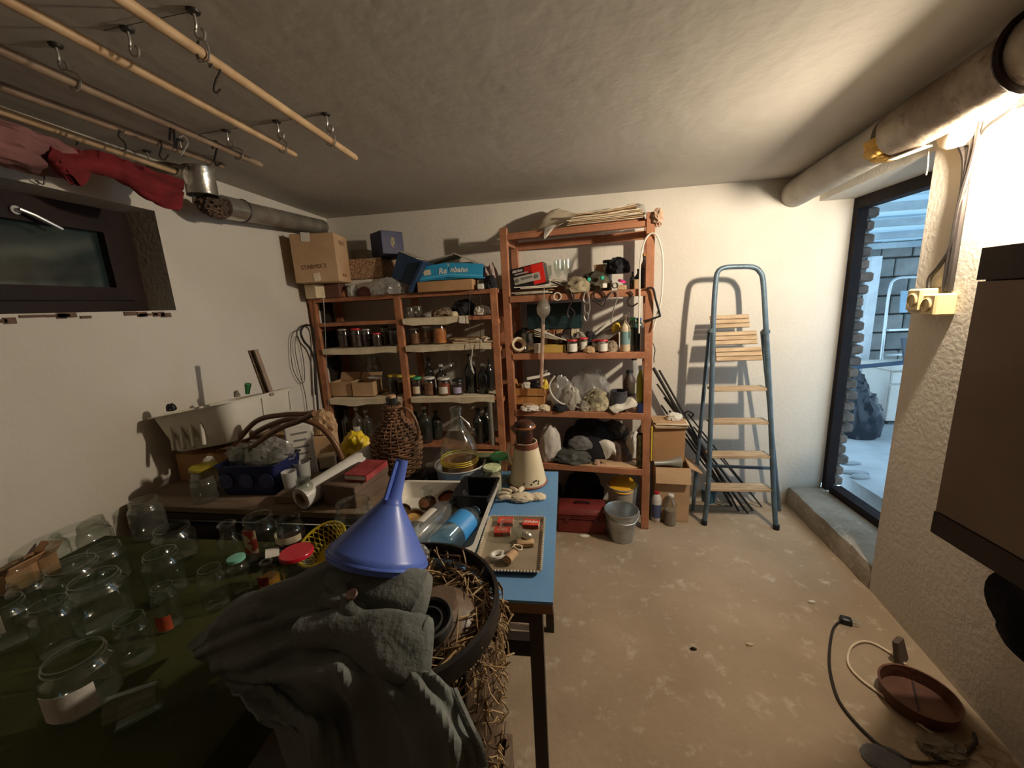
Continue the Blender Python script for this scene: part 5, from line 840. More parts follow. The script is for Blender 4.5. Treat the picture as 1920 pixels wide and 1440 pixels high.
# yellow bag, cartons
lump('yellow_bag', 'crumpled bright yellow plastic bag behind the cling film roll', (at(672, 865, Y=1.60).x, 1.60, .775), (.15, .12, .145), P('yellow_film', (.80, .55, .02), .35), 220, 'bag', .45, 1.5, n=4)
p = at(566, 868, Z=PZ - .02); t = cbox('printed_carton', 'tall white printed carton standing behind the blue crate', (-1.16, 1.475, .775), (.10, .135, .225), m_white, R(38)); B().box((-.0505, 0, .1125), (.002, .133, .222)).build('grey_panel', P('blue_grey_print', (.22, .25, .33), .5), t); 
for i in range(6): B().box((0, -.068, .19 - i * .03), (.06 - .012 * (i % 2), .001, .008)).build('printed_line', P('grey_print', (.2, .19, .17)), t)
lump('kraft_paper', 'crumpled tan kraft paper beside the printed carton', (at(615, 840, Y=1.62).x, 1.62, .90), (.12, .09, .12), m_card2, 221, 'paper', .4, 2.2); cbox('brown_carton', 'upright tan carton under the kraft paper', (at(612, 850, Y=1.62).x, 1.62, .775), (.10, .10, .12), m_card2, .3); cbox('milk_carton', 'small cream carton before the tan carton', (at(616, 870, Y=1.50).x, 1.50, .785), (.065, .055, .055), P('cream_card', (.7, .58, .38)), .5)
o = B().box((0, 0, .06), (.012, .012, .14)).build('red_stick', P('faded_red_paint', (.32, .08, .05), .6), loc=(at(582, 850, Y=1.46).x, 1.46, .775), rot=(0, R(-12), 0)); tag(o, 'short red stick leaning by the printed carton', 'stick'); o = B().tube([at(477, 800, Y=1.5), at(507, 770, Y=1.5)], .012, 4, flat=.3).build('cardboard_strip', m_card2); tag(o, 'tan cardboard strip leaning over the white tub edge', 'cardboard')
for i, (pts, lab, r) in enumerate((([(432, 862), (470, 818), (520, 792), (560, 786), (600, 800), (628, 832), (645, 868)], 'front brown rubber hose arching over the printed carton', .011), ([(440, 835), (480, 790), (530, 778), (575, 776), (590, 772)], 'rear brown rubber hose lying along the white tub', .010), ([(455, 850), (520, 806), (560, 790), (588, 776)], 'brown rubber hose crossing below the other two', .010))):
    o = B().tube(spline([at(x, y, Y=1.36 - .05 * i) for x, y in pts], 7), r, 10).build('rubber_hose', m_rubber); tag(o, lab, 'hose', 'brown hoses')
# blue crate with glassware
p = at(470, 935, Z=PZ); t = thing('blue_crate', 'dark blue plastic crate full of glass jars on the plank', 'crate', (-1.185, 1.27, PZ), R(3)); m_bc = M('navy_plastic', (.018, .024, .10), (.012, .016, .07), 5, .35, .05); rbox('shell', .118, .080, .115, m_bc, t, .004, .015, .006, .92)
for s in (-1, 0, 1): B().lathe([(0, 0), (.028, 0), (.028, .002), (0, .002)], 20, Matrix.Translation((s * .08, -.0815, .06)) @ Matrix.Rotation(R(86), 4, 'X')).build('oval_boss', P('paler_navy', (.04, .045, .13), .35), t)
for i, (x, y, r, h_, m_, lab) in enumerate(((-1.255, 1.255, .036, .155, g_dusty, 'leftmost upturned glass jar in the blue crate'), (-1.18, 1.245, .034, .155, g_dusty, 'middle glass jar in the blue crate'), (-1.115, 1.27, .030, .145, g_dusty, 'glass jar at the right end of the blue crate'))): jar('crate_jar', lab, (x, y, PZ + .010), r, h_, None, None, None, m_, .85, 'jars in the blue crate')
lump('clear_bag', 'clear plastic bag of cutlery over the blue crate', (-1.16, 1.30, PZ + .10), (.20, .13, .09), p_bag, 230, 'bag', .4, 2.8); lump('clear_bag', 'grey plastic bag slumped at the back of the blue crate', (-1.30, 1.36, PZ + .07), (.24, .12, .09), PLASTIC('dull_bag', (.6, .58, .52)), 231, 'bag', .35, 2.6); o = B().tube([at(445, 893, Y=1.2), at(478, 878, Y=1.22)], .006, 6, flat=.4).build('plastic_spoon', m_white); tag(o, 'white plastic spoon handle sticking out of the crate bag', 'spoon')
jar('lidded_jar', 'wide glass jar with yellow lid left of the blue crate', (-1.375, 1.215, PZ), .046, .105, P('mustard_lid', (.52, .42, .04), .4), None, None, g_dusty, .92); jar('glass_jar', 'dusty glass jar in front of the yellow-lidded jar', (-1.325, 1.155, PZ), .040, .092, None, None, None, g_dusty, .9)
lump('white_wad', 'small white paper wad on the yellow-lidded jar', (-1.41, 1.27, PZ + .09), (.04, .04, .035), m_white, 232, 'paper')
for i, (px, py, r, h_, lab) in enumerate(((541, 928, .026, .085, 'front white plastic cup left of the cling film roll'), (565, 905, .030, .08, 'rear white plastic cup left of the cling film roll'))):
    p = at(px, py, Z=PZ); o = B().lathe([(0, .002), (r * .82, 0), (r, h_), (r * .94, h_), (r * .78, .004)], 24).build('plastic_cup', p_white, loc=(p.x, p.y + .02, PZ)); tag(o, lab, 'cup', 'plastic cups by the cling film roll')
cbox('wood_offcut', 'brown wood offcut at the end of the blue crate', (-1.0, 1.17, PZ), (.075, .06, .03), mpl, .1, 'offcut')
# white tub on boxes by the left wall
cbox('dark_crate', 'dark brown crate under the white tub by the wall', (-1.44, 1.50, .775), (.36, .36, .135), m_card, 0)
t = thing('white_tub', 'white ribbed plastic tub tilted against the left wall', 'tub', (-1.43, 1.45, .945), 0, None, (R(-3), R(-9), R(2))); m_tub = M('aged_white_plastic', (.66, .62, .53), (.56, .52, .43), 4, .4, .05); rbox('shell', .175, .20, .155, m_tub, t, .004, .05, .012, .86)
for k in range(4): B().box((-.10 + k * .045, -.186 - .004, .08), (.012, .014, .13), Matrix.Rotation(R(-10), 3, 'X'), bev=.003).build('rib', m_tub, t)
B().box((.166, -.02, .10), (.012, .008, .09), Matrix.Rotation(R(9), 3, 'Y')).build('rib', m_tub, t); B().box((.166, .15, .10), (.012, .008, .09), Matrix.Rotation(R(9), 3, 'Y')).build('rib', m_tub, t)
for (a, b_, w_, mat, lab) in (((470, 657), (502, 745), .020, mpl, 'dark wooden lath standing in the white tub'), ((479, 656), (510, 742), .016, m_rod2, 'lighter wooden lath beside the dark one in the white tub')):
    o = B().bar(at(*a, Y=1.52), at(*b, Y=1.52) if False else at(*b_, Y=1.50), w_ , .012).build('wooden_lath', mat); tag(o, lab, 'lath')
o = B().lathe([(0, 0), (.009, 0), (.011, .03), (.013, .034), (.013, .046), (0, .046)], 14).build('green_stopper', P('green_plastic', (.06, .28, .10), .4), loc=at(464, 738, Y=1.5), rot=(0, R(15), 0)); tag(o, 'green bottle neck peeking over the white tub rim', 'bottle'); lump('black_ball', 'black knob peeking over the left of the white tub', at(322, 770, Y=1.28), (.035, .035, .03), m_black, 233, 'knob'); lump('grey_wad', 'small grey wad at the white tub rim', at(445, 744, Y=1.46), (.025, .025, .03), MATS['grey_wad'], 234, 'wad')
# ================================================================ stepladder
t = thing('step_ladder', 'blue-grey steel stepladder with worn wooden treads by the back wall', 'ladder', (1.06, 2.45, 0))
def fy(z): return 2.395 + .065 * z
def lp(px, py):
    Y = 2.40
    for _ in range(4): p = at(px, py, Y=Y); Y = fy(p.z)
    return p
lf = [at(1320, 983, Z=0)] + [lp(x, y) for x, y in ((1328, 911), (1334, 742), (1338, 592), (1342, 530))]; rf_ = [at(1455, 992, Z=0)] + [lp(x, y) for x, y in ((1451, 930), (1444, 761), (1436, 611), (1431, 530))]
hoop = [lp(1346, 510), lp(1358, 502), lp(1385, 500), lp(1412, 501), lp(1425, 510)]
B().tube(spline(lf + hoop + rf_[::-1], 6), .0145, 10).build('front_rail', m_ladder, t, world=True)
hl, hr = lp(1336, 620), lp(1437, 622)
for (f, h_) in ((at(1299, 958, Z=0), hl), (at(1461, 958, Z=0), hr)): B().tube([f + Vector((0, 0, .008)), h_ + Vector((0, .05, 0))], .012, 8).build('rear_leg', m_ladder, t, world=True)
for f in (lf[0], rf_[0]): B().lathe([(0, 0), (.019, 0), (.018, .03), (0, .03)], 12, Matrix.Translation(f)).build('rubber_foot', m_black, t, world=True)
B().bar(at(1322, 873, Y=2.53), at(1449, 878, Y=2.53), .016, .016).build('rear_brace', m_ladder, t, world=True)
for h_ in (hl, hr): B().lathe([(0, -.012), (.016, -.012), (.016, .03), (0, .03)], 10, Matrix.Translation(h_) @ Matrix.Rotation(R(-90), 4, 'X')).build('hinge', m_ladder, t, world=True)
for (a, b_) in (((1327, 912), (1452, 925)), ((1329, 850), (1449, 862)), ((1331, 789), (1446, 796)), ((1333, 727), (1443, 733))):
    p, q = lp(*a), lp(*b_); z = (p.z + q.z) / 2; 
    for k in range(3): B().box(((p.x + q.x) / 2, (p.y + q.y) / 2 + .012 + k * .031, z - .004), (q.x - p.x - .018, .029, .018), math.atan2(q.y - p.y, q.x - p.x), bev=.002).build('tread_slat', m_tread, t, world=True)
for (a, b_, dy) in (((1343, 655), (1433, 666), -.0), ((1343, 627), (1429, 635), .035), ((1342, 596), (1421, 604), .08)):
    p, q = lp(*a), lp(*b_)
    for k in range(3): c = (p + q) / 2 + Vector((0, .03 + dy - k * .0095, .012 - k * .026)); B().box(c, (q.x - p.x - .01, .014, .0255), Matrix.Rotation(math.atan2(q.y - p.y, q.x - p.x), 3, 'Z') @ Matrix.Rotation(R(-20), 3, 'X'), bev=.002).build('step_slat', m_tread, t, world=True)
# dark iron rods leaning beside the ladder
rods = (((1225, 690), (1372, 948), .010, 'thickest black iron pipe leaning from the rack toward the ladder'), ((1236, 694), (1385, 958), .007, 'iron rod just right of the thick black pipe'), ((1232, 720), (1395, 955), .006, 'third iron rod of the bundle behind the stepladder'), ((1245, 745), (1402, 962), .006, 'fourth iron rod of the bundle behind the stepladder'), ((1268, 772), (1411, 957), .007, 'iron rod with hooked top beside the stepladder'), ((1290, 776), (1428, 950), .005, 'slim iron rod reaching farthest right behind the stepladder'), ((1255, 770), (1375, 940), .006, 'short iron rod low in the bundle'), ((1300, 800), (1420, 940), .005, 'lowest slim iron rod behind the stepladder treads'), ((1240, 760), (1365, 935), .006, 'iron rod nearest the cardboard boxes'))
for i, (a, b_, r, lab) in enumerate(rods):
    f = at(*b_, Z=.008); f.y = min(f.y, YB - .03); top_ = at(*a, Y=2.60 + .009 * i); o = B().tube([f, top_], r, 8).build('iron_rod', m_wire); tag(o, lab, 'rod', 'iron rods by the stepladder')
o = B().tube(spline([at(1282, 777, Y=2.58), at(1290, 771, Y=2.57), at(1300, 777, Y=2.57), at(1296, 782, Y=2.57)], 5), .006, 8).build('iron_hook', m_wire); tag(o, 'bent iron hook on top of the rod bundle', 'hook')
p = at(1330, 950, Z=0); o = B().lathe([(0, .002), (.04, 0), (.05, .09), (.053, .092), (.047, .09), (.038, .004)], 24).build('blue_pot', P('teal_plastic', (.05, .13, .17), .5), loc=(p.x + .02, p.y + .08, 0)); tag(o, 'small teal pot standing behind the stepladder legs', 'pot')
# boxes right of the rack
t = obox('lower_carton', 'open brown cardboard box on the floor right of the rack', (.665, 2.535, 0), (.21, .20, .375), m_card2, R(-5), flaps=(('f', 155, .10), ('r', 115, .08)))
t = cbox('upper_carton', 'brown cardboard box at the back on the open box', (.655, 2.60, .377), (.20, .14, .235), m_card, R(-4)); random.seed(11)
t = thing('carton_pile', 'pile of flattened cardboard on the upper brown box', 'cardboard', (.66, 2.58, .614), R(-5))
for i in range(5): B().box((rnd(-.01, .015), rnd(-.01, .01), .004 + i * .0085), (.2, .15, .006), rnd(-.08, .08)).build('flattened_carton', (m_card2, m_paper)[i % 2], t)
untie(t, 'flattened cardboard on the upper brown box', 'in its pile', 'cardboard', 'flattened cardboard by the rack')
lump('white_rag', 'white rag on the pile of flattened cardboard', (.69, 2.57, .659), (.11, .09, .045), m_white, 301, 'rag'); 
t = thing('metal_horn', 'small grey metal horn funnel on the open brown box', 'funnel', (.60, 2.455, .40), 0, None, (0, R(90), R(6))); B().lathe([(.014, -.06), (.015, 0), (.019, .04), (.032, .085), (.041, .11), (.038, .11), (.028, .083), (.012, .04)], 20).build('horn', P('dull_pewter', (.33, .33, .29), .5, .4), t)
o = B().box((0, 0, .11), (.008, .003, .22)).build('yellow_rule', l_yel, loc=U(UW + .03, -.02, .47)); tag(o, 'yellow folding rule stuck beside the right rack post', 'rule')
p = at(1226, 978, Z=0); bottle('cleaner_bottle', 'white plastic bottle with red cap on the floor by the rack', (p.x + .018, p.y + .02, 0), .031, .205, P('white_plastic', (.72, .70, .66), .4), l_red, None, None, None, (190, 330, .15, .6), P('navy_label', (.10, .12, .25), .5), .4, .72)
p = at(1250, 982, Z=0); bottle('water_bottle', 'clear plastic bottle with white cap before the cardboard box', (p.x + .02, p.y, 0), .036, .205, g_dusty, l_white, .5, P('murky_water', (.30, .24, .17), .3), rn=.36, sh=.66, ribs=True)
# under and before the rack
t = thing('red_toolbox', 'dark red plastic toolbox on the floor under the rack', 'toolbox', (.075, 2.345, 0), R(-3)); m_tb = M('dark_red_plastic', (.20, .030, .022), (.15, .022, .018), 5, .5, .05)
B().box((0, 0, .05), (.30, .165, .10), bev=.006).build('base', m_tb, t); B().box((0, 0, .132), (.305, .17, .060), None, (.96, .86), bev=.006).build('lid', m_tb, t)
for z in (.105, .118, .131): B().box((0, -.084, z), (.29, .008, .006)).build('ridge', m_tb, t)
for x in (-.09, .09): B().box((x, -.088, .096), (.03, .008, .03), bev=.002).build('latch', P('darker_red', (.11, .016, .014), .4), t)
B().tube(spline([(-.045, 0, .160), (-.045, 0, .172), (-.03, 0, .176), (.03, 0, .176), (.045, 0, .172), (.045, 0, .160)], 4), .005, 8).build('handle', m_black, t)
t = thing('white_bucket', 'white plastic bucket with yellow lid half inside under the rack', 'bucket', (.345, 2.455, 0)); B().lathe([(0, .003), (.075, 0), (.078, .004), (.095, .24), (.099, .242), (.099, .25), (.092, .248), (.073, .008), (0, .008)], 32).build('pail', M('grimy_white_plastic', (.58, .53, .43), (.45, .40, .32), 5, .5, .1), t); B().lathe([(0, .0), (.084, .0), (.086, .004), (.08, .008), (0, .008)], 28, Matrix.Translation((0, -.018, .252)) @ Matrix.Rotation(R(20), 4, 'X')).build('lid', P('orange_yellow', (.80, .42, .02), .45), t)
p = Vector((.31, 2.235, 0)); t = thing('zinc_bucket', 'galvanised steel bucket with wire handle in front of the rack', 'bucket', p); B().lathe([(0, .006), (.066, .006), (.068, 0), (.072, .002), (.074, .02), (.098, .185), (.1025, .188), (.1025, .194), (.098, .195), (.094, .188), (.07, .012), (0, .010)], 36).build('pail', m_steel, t)
for s in (-1, 1): B().lathe([(0, 0), (.012, 0), (.012, .006), (0, .006)], 12, Matrix.Translation((s * .099, 0, .175)) @ Matrix.Rotation(s * R(90), 4, 'Y')).build('ear', m_steel, t)
B().tube(spline([(-.106, 0, .178), (-.085, -.05, .165), (-.02, -.10, .15), (.05, -.095, .148), (.09, -.05, .16), (.106, 0, .178)], 6), .003, 8).build('bail_handle', m_steel, t)
for i, (x, y, d, lab) in enumerate(((.10, 2.60, (.3, .16, .30), 'black sack in the shadow under the rack'), (-.16, 2.58, (.24, .18, .26), 'dark sack under the rack behind the blue table'))): lump('dark_sack', lab, (x, y, 0), d, m_blackcloth, 310 + i, 'sack')
for i, (px, py, w_, mat, lab) in enumerate(((1096, 1006, .07, m_white, 'small white paper scrap on the floor before the toolbox'), (1405, 1210, .03, m_paper, 'tiny pale scrap on the bare floor'), (1300, 1218, .03, m_dark, 'tiny dark scrap on the bare floor'), (1522, 1130, .035, m_white, 'pale plaster crumb on the floor near the step'))):
    p = at(px, py, Z=0); lump('floor_scrap', lab, (p.x, p.y, 0), (w_, w_ * .4, .012), mat, 320 + i, 'scrap', n=3)
# ---- right foreground floor
pts = [(1578, 1163), (1562, 1180), (1555, 1230), (1560, 1275), (1580, 1325), (1640, 1390), (1700, 1424), (1750, 1430), (1800, 1420), (1828, 1395), (1826, 1375)]
t = thing('power_cord', 'black power cord with two-pin plug curving over the floor', 'power cord', at(1600, 1300, Z=0)); B().tube(spline([at(x, y, Z=.006) for x, y in pts], 7), .0048, 8).build('cable', m_wire, t, world=True)
p = at(1586, 1163, Z=.014); B().box(p, (.045, .034, .028), R(-20), top=(.85, .85), bev=.004).build('plug', m_black, t, world=True)
for s in (-.008, .008): B().tube([p + Vector((.022, s - .008, .004)), p + Vector((.043, s - .015, .004))], .0022, 6).build('pin', m_wirel, t, world=True)
o = B().tube(spline([at(x, y, Z=.007) for x, y in ((1812, 1410), (1770, 1390), (1720, 1355), (1660, 1308), (1610, 1270), (1590, 1242), (1595, 1215), (1615, 1203), (1640, 1207), (1675, 1228), (1700, 1247))], 6), .0042, 8).build('pale_wire', m_paper); tag(o, 'pale cord looped on the floor around the brown pan', 'wire')
p = Vector((1.195, 1.29, 0)); t = thing('brown_pan', 'round brown rusty pan on the floor by the right wall', 'pan', p); m_ru = M('rusty_brown', (.16, .065, .034), (.09, .035, .02), 6, .7, .3, 40); B().lathe([(0, .004), (.092, .0), (.098, .004), (.104, .052), (.107, .054), (.100, .055), (.094, .010), (0, .008)], 40).build('dish', m_ru, t); B().box((0, 0, .011), (.006, .17, .004), R(-30)).build('centre_bar', m_dark, t)
p = at(1700, 1238, Z=0); o = B().box((0, 0, .045), (.075, .02, .09), top=(.7, 1), bev=.004).build('wood_offcut', M('grey_brown_wood', (.12, .085, .06), (.08, .055, .04), 8, .8, .2), loc=(1.275, 1.46, 0), rot=(R(-14), 0, R(35))); tag(o, 'small dark wooden offcut standing behind the brown pan', 'offcut')
p = at(1765, 1408, Z=0); lump('dirty_rag', 'dirty grey rag at the bottom right of the floor', (p.x, p.y, 0), (.13, .09, .03), M('dirty_cloth', (.24, .20, .14), (.14, .11, .08), 12, .95, .5), 331, 'rag', .4, 2.5); p = at(1660, 1425, Z=0); lump('grey_sheet', 'flat grey paper sheet on the floor at the lower edge', (p.x, p.y, 0), (.13, .09, .012), M('grey_dusty_rag', (.17, .17, .165)), 332, 'paper', .15, 2); b = B(); random.seed(17)
for i in range(60):
    c = at(rnd(1740, 1900), rnd(1370, 1439), Z=.004); a = rnd(0, 3.1); l_ = rnd(.02, .05); d = Vector((math.cos(a), math.sin(a), rnd(-.02, .08))) * l_; b.tube([c - d / 2, c + d / 2 + Vector((0, 0, .004))], .0012, 3)
m_straw = M('straw', (.45, .30, .14), (.28, .17, .075), 30, .75, .1); o = b.build('loose_straw', m_straw); tag(o, 'loose straw litter on the floor at the lower right corner', 'straw', kind='stuff')
# ================================================================ ceiling rods, hooks and cloths
RODS = []
for i, (a, y1, mat, lab) in enumerate((((-.772, -.776), 1.528, m_rod, 'pale wooden rod under the ceiling, nearest the room centre'), ((-.957, -.963), 1.437, m_rod, 'second wooden ceiling rod from the room centre'), ((-1.144, -1.152), 1.495, m_rod2, 'third ceiling rod, middle of the five'), ((-1.279, -1.335), 1.467, m_rod2, 'fourth ceiling rod, dark and near the left wall'), ((-1.489, -1.465), 1.466, m_rod, 'ceiling rod closest to the left wall carrying the red cloth'))):
    x1, x0 = a; o = B().tube([Vector((x0 - .012, .05, 2.02)), Vector((x0, .728, 2.02)), Vector((x1, y1 - .012, 2.02)), Vector((x1, y1, 2.02))], [.0115, .0115, .011, .007], 12).build('ceiling_rod', mat); tag(o, lab, 'rod', 'wooden rods under the ceiling'); RODS.append((x0, x1, y1))
def rodx(i, y): x0, x1, y1 = RODS[i]; return x0 + (x1 - x0) * (y - .728) / (y1 - .728)
hooks = ((362, 20, 'ceiling hook above the pale rod near the top edge', 0), (238, 54, 'ceiling hook between the first two rods without a ring', None), (104, 84, 'ceiling hook near the dark upper left corner', 2), (611, 214, 'ceiling hook holding the end of the palest rod', 0), (519, 228, 'ceiling hook holding the end of the second rod', 1), (424, 245, 'ceiling hook holding the end of the middle rod', 2), (336, 262, 'ceiling hook holding the dark fourth rod', 3), (275, 283, 'ceiling hook holding the rod over the red cloth', 4))
for (px, py, lab, rod) in hooks:
    c = at(px, py, Z=ZC - .001); t = thing('ceiling_hook', lab, 'hook', c, 0, 'hooks in the ceiling')
    B().lathe([(0, 0), (.014, 0), (.012, -.004), (.004, -.006), (0, -.006)], 12).build('base_plate', m_wire, t); B().tube(spline([(0, 0, -.003), (.001, 0, -.025), (-.004, 0, -.04), (.002, 0, -.054), (.014, 0, -.054), (.018, 0, -.042), (.012, 0, -.036)], 5), .003, 8).build('hook_wire', m_wirel, t)
    if rod is not None:
        y = c.y; d = Vector((rodx(rod, y) if y > .7 else c.x, y, 2.02)) - c; B().tube(spline([Vector((.006, 0, -.052)), d + Vector((.016, 0, .014)), d + Vector((.012, 0, -.012)), d + Vector((-.010, 0, -.014)), d + Vector((-.016, 0, .008)), Vector((.004, .003, -.048))], 5), .0022, 6).build('ring', m_wirel, t)
for (pts, rod, mat, lab) in (([(372, 78), (368, 95), (373, 110)], 0, m_wire, 'wire loop on the palest rod below the first hook'), ([(393, 125), (405, 112), (413, 124), (411, 138), (405, 150), (401, 168), (406, 174), (413, 168)], 0, m_wire, 'thin S hook hanging from the palest rod'), ([(398, 278), (402, 265), (408, 270), (404, 290), (402, 302), (407, 310), (414, 306)], 2, m_black, 'thick black S hook near the end of the middle rod'), ([(318, 262), (321, 232), (325, 236), (329, 278), (332, 262)], 2, m_black, 'black double hook clipped on the middle rod'), ([(226, 245), (222, 255), (234, 268), (236, 280), (228, 282)], 3, m_wire, 'thin hook hanging from the fourth rod'), ([(300, 262), (303, 275), (299, 292), (308, 300), (316, 290)], 3, m_wire, 'thin open hook beyond the fourth rod end'), ([(335, 258), (345, 255), (352, 268), (345, 282), (340, 290)], 2, m_wirel, 'bright wire hook between third and fourth rods'), ([(140, 250), (146, 262), (143, 272)], 4, m_wire, 'wire tie around the rod over the red cloth')):
    X = RODS[rod][1]; o = B().tube(spline([at(x, y, X=X) for x, y in pts], 5), .0032 if mat is m_black else .0024, 6).build('wire_s_hook', mat); tag(o, lab, 'hook', 'hooks hanging on the rods')
for (a, b_, lab) in (((195, 57), (362, 21), 'thin wire along the ceiling between the front hooks'), ((345, 256), (611, 214), 'thin wire along the ceiling between the rear hooks')):
    o = B().tube([at(*a, Z=ZC - .004), at(*b_, Z=ZC - .004)], .0007, 5).build('ceiling_wire', m_wire); tag(o, lab, 'wire')
m_redc = M('red_cloth', (.19, .012, .015), (.12, .007, .009), 8, .9, .3, 60)
def xw_(px, py, x): return at(px, py, X=x)
g = [[xw_(95, 268, -1.43), xw_(130, 280, -1.43), xw_(175, 286, -1.43), xw_(230, 300, -1.43), xw_(290, 322, -1.44), xw_(342, 342, -1.45)], [xw_(90, 285, -1.40), xw_(125, 305, -1.39), xw_(172, 304, -1.40), xw_(228, 318, -1.40), xw_(285, 345, -1.40), xw_(344, 356, -1.41)], [xw_(98, 302, -1.41), xw_(128, 328, -1.40), xw_(172, 322, -1.42), xw_(225, 336, -1.42), xw_(282, 366, -1.41), xw_(343, 368, -1.42)], [xw_(108, 318, -1.44), xw_(146, 351, -1.43), xw_(176, 318, -1.44), xw_(222, 338, -1.44), xw_(296, 383, -1.43), xw_(335, 396, -1.43)]]
o = patch(g, 7, .014, 11, 2, .012).build('red_cloth', m_redc); tag(o, 'dark red cloth hanging over the rod above the window', 'cloth')
b = crumple((.13, .34, .12), 342, .35, 2.0, 4, -2); p = at(38, 278, X=-1.46); o = b.build('pink_cloth', M('dusty_pink_cloth', (.25, .11, .10), (.16, .07, .065), 7, .9, .4), loc=p - Vector((0, .0, .06))); tag(o, 'bunched dusty pink cloth on the rod at the left edge', 'cloth')
o = B().tube(spline([at(62, 305, X=-1.6), at(80, 318, X=-1.62), at(82, 345, X=-1.63), at(66, 338, X=-1.63)], 5), .002, 6).build('wall_wire', m_wire); tag(o, 'thin wire end on the wall above the window', 'wire')
# ================================================================ green oilcloth table with empty jars
GZ = .72; GX0, GX1, GY0, GY1 = -1.632, -.625, .20, 1.035
t = thing('jar_table', 'table under dark green oilcloth crowded with empty jars', 'table', (-1.13, .62, 0)); B().box(((GX0 + GX1) / 2, (GY0 + GY1) / 2, GZ - .016), (GX1 - GX0 - .01, GY1 - GY0 - .01, .026)).build('top', m_dark, t, world=True)
for (x, y) in ((-1.59, .25), (-.68, .25), (-1.59, .99), (-.68, .99)): B().box((x, y, .345), (.05, .05, .69)).build('leg', m_dark, t, world=True)
g = [[Vector((GX0 + (GX1 + .006 - GX0) * i / 6, y, GZ if not (j == 0) else GZ - .12)) for i in range(7)] for j, y in enumerate((GY0 - .012, GY0 - .006, .35, .6, .85, GY1))]
for j, r_ in enumerate(g): r_.append(Vector((GX1 + .012, r_[-1].y, r_[-1].z - .10)))
o = patch(g, 4, .0012, 7, 4, .002).build('oilcloth', M('green_oilcloth', (.058, .062, .018), (.038, .042, .012), 4, .75, .15, 25, spec=.15)); tag(o, 'dark olive green oilcloth covering the jar table', 'tablecloth')
JZ = GZ + .004
def gj(px, yb, w_, yt): p = at(px, yb, Z=JZ); k = mpp(p); return Vector((p.x, p.y, JZ)), w_ / 2 * k, max(.04, at(px, yt, Y=p.y).z - JZ)
for (px, yb, w_, yt, lab, kw) in ((285, 1003, 54, 937, 'tall dusty jar standing at the left end of the plank', {}), (163, 1052, 92, 992, 'wide jar by the wall at the back of the green table', {}), (212, 1085, 58, 1025, 'small jar behind the wide jars at the left', {}), (152, 1118, 88, 1058, 'wide jar with heavy rim in the left jar cluster', {}), (28, 1105, 56, 1055, 'jar at the left edge near the cardboard flap', {}), (70, 1150, 60, 1085, 'jar near the left edge with shiny rim', {}), (200, 1165, 90, 1084, 'widest clear jar in the middle of the left cluster', {}), (335, 1045, 68, 988, 'jar with pale green tint in front of the plank', {}), (318, 1108, 64, 1036, 'jar with threaded neck in the table middle', {}), (322, 1172, 42, 1100, 'small jar with torn orange-red label', {'lab': (230, 330, .05, .4), 'labm': M('orange_red_label', (.50, .09, .03), (.3, .05, .02), 30, .7, .1)}), (408, 1135, 46, 1066, 'tumbler-shaped jar left of the green-capped bottle', {}), (498, 1048, 60, 968, 'jar with red and cream label before the plank', {'lab': (250, 300, .35, .85), 'labm': M('red_cream_label', (.66, .55, .36), (.40, .06, .04), 22, .6, .05, lo=.47, hi=.5)}), (25, 1205, 76, 1132, 'jar with grey paper at the lower left edge', {'lab': (200, 330, .5, .9), 'labm': MATS['grey_card']}), (118, 1215, 66, 1132, 'clear jar in the front of the left cluster', {}), (262, 1232, 56, 1160, 'clear jar in the table foreground', {}), (165, 1312, 108, 1230, 'large jar with torn white label in the dark foreground', {'lab': (255, 345, .1, .62), 'labm': m_white})):
    p, r, h = gj(px, yb, w_, yt); jar('empty_jar', lab, p, r * .95, h, None, None, None, g_clear if 'tall' not in lab else g_dusty, .8, 'empty jars on the green table', seg=28, **kw)
p, r, h = gj(552, 1042, 50, 972); jar('berry_jar', 'jar of dark berries with cream paper band beside the yellow basket', p, r, h, None, .5, f_dark, g_clear, .8, None, (190, 350, .5, .66), m_paper)
jar('dusty_jar', 'tall dusty jar standing on the plank end beside the cling film roll', (at(545, 975, Z=PZ).x, 1.125, PZ), .030, .105, None, None, None, g_dusty, .72)
p, r, h = gj(443, 1068, 44, 980); bottle('clear_bottle', 'clear wide-necked bottle in the middle of the green table', p, r, h, g_clear, rn=.55, sh=.5); p, r, h = gj(456, 1108, 34, 1046); bottle('capped_bottle', 'small clear bottle with mint green cap', p, r, h, g_clear, P('mint_cap', (.20, .52, .40), .45), rn=.62, sh=.55)
p, r, h = gj(508, 1102, 36, 1052); bottle('small_flask', 'small flask with dark red label by the red-lidded jar', p, r, h, g_clear, None, .4, P('amber_fluid', (.55, .25, .03)), None, (230, 310, .3, .6), P('dark_red_label', (.26, .03, .03), .5), .5, .55)
p, r, h = gj(566, 1092, 58, 1036); jar('red_lid_jar', 'squat jar with shiny red lid beside the yellow basket', p, r * .95, h, P('shiny_red', (.55, .015, .035), .2), None, None, g_clear, .96)
p = at(598, 1022, Z=JZ + .02); a = Vector((p.x - .03, p.y - .03, JZ + .026)); bottle('lying_bottle', 'dark bottle with white label lying behind the yellow basket', a, .022, .14, g_dark, None, None, None, None, (20, 160, .45, .7), m_white, .4, .55, (R(84), 0, R(-52)))
p = at(40, 1035, X=XL + .05); t = obox('cardboard_flap_box', 'torn open cardboard box at the left wall', (-1.585, .80, JZ), (.07, .12, .06), m_card, .1, flaps=(('r', 40, .03), ('b', 50, .03)))
o = B().lathe([(0, .003), (.025, 0), (.034, .07), (.031, .07), (.022, .005)], 20).build('lying_glass', g_clear, loc=at(300, 1300, Z=JZ + .034), rot=(R(92), 0, R(-50))); tag(o, 'drinking glass lying on its side in the dark foreground', 'glass')
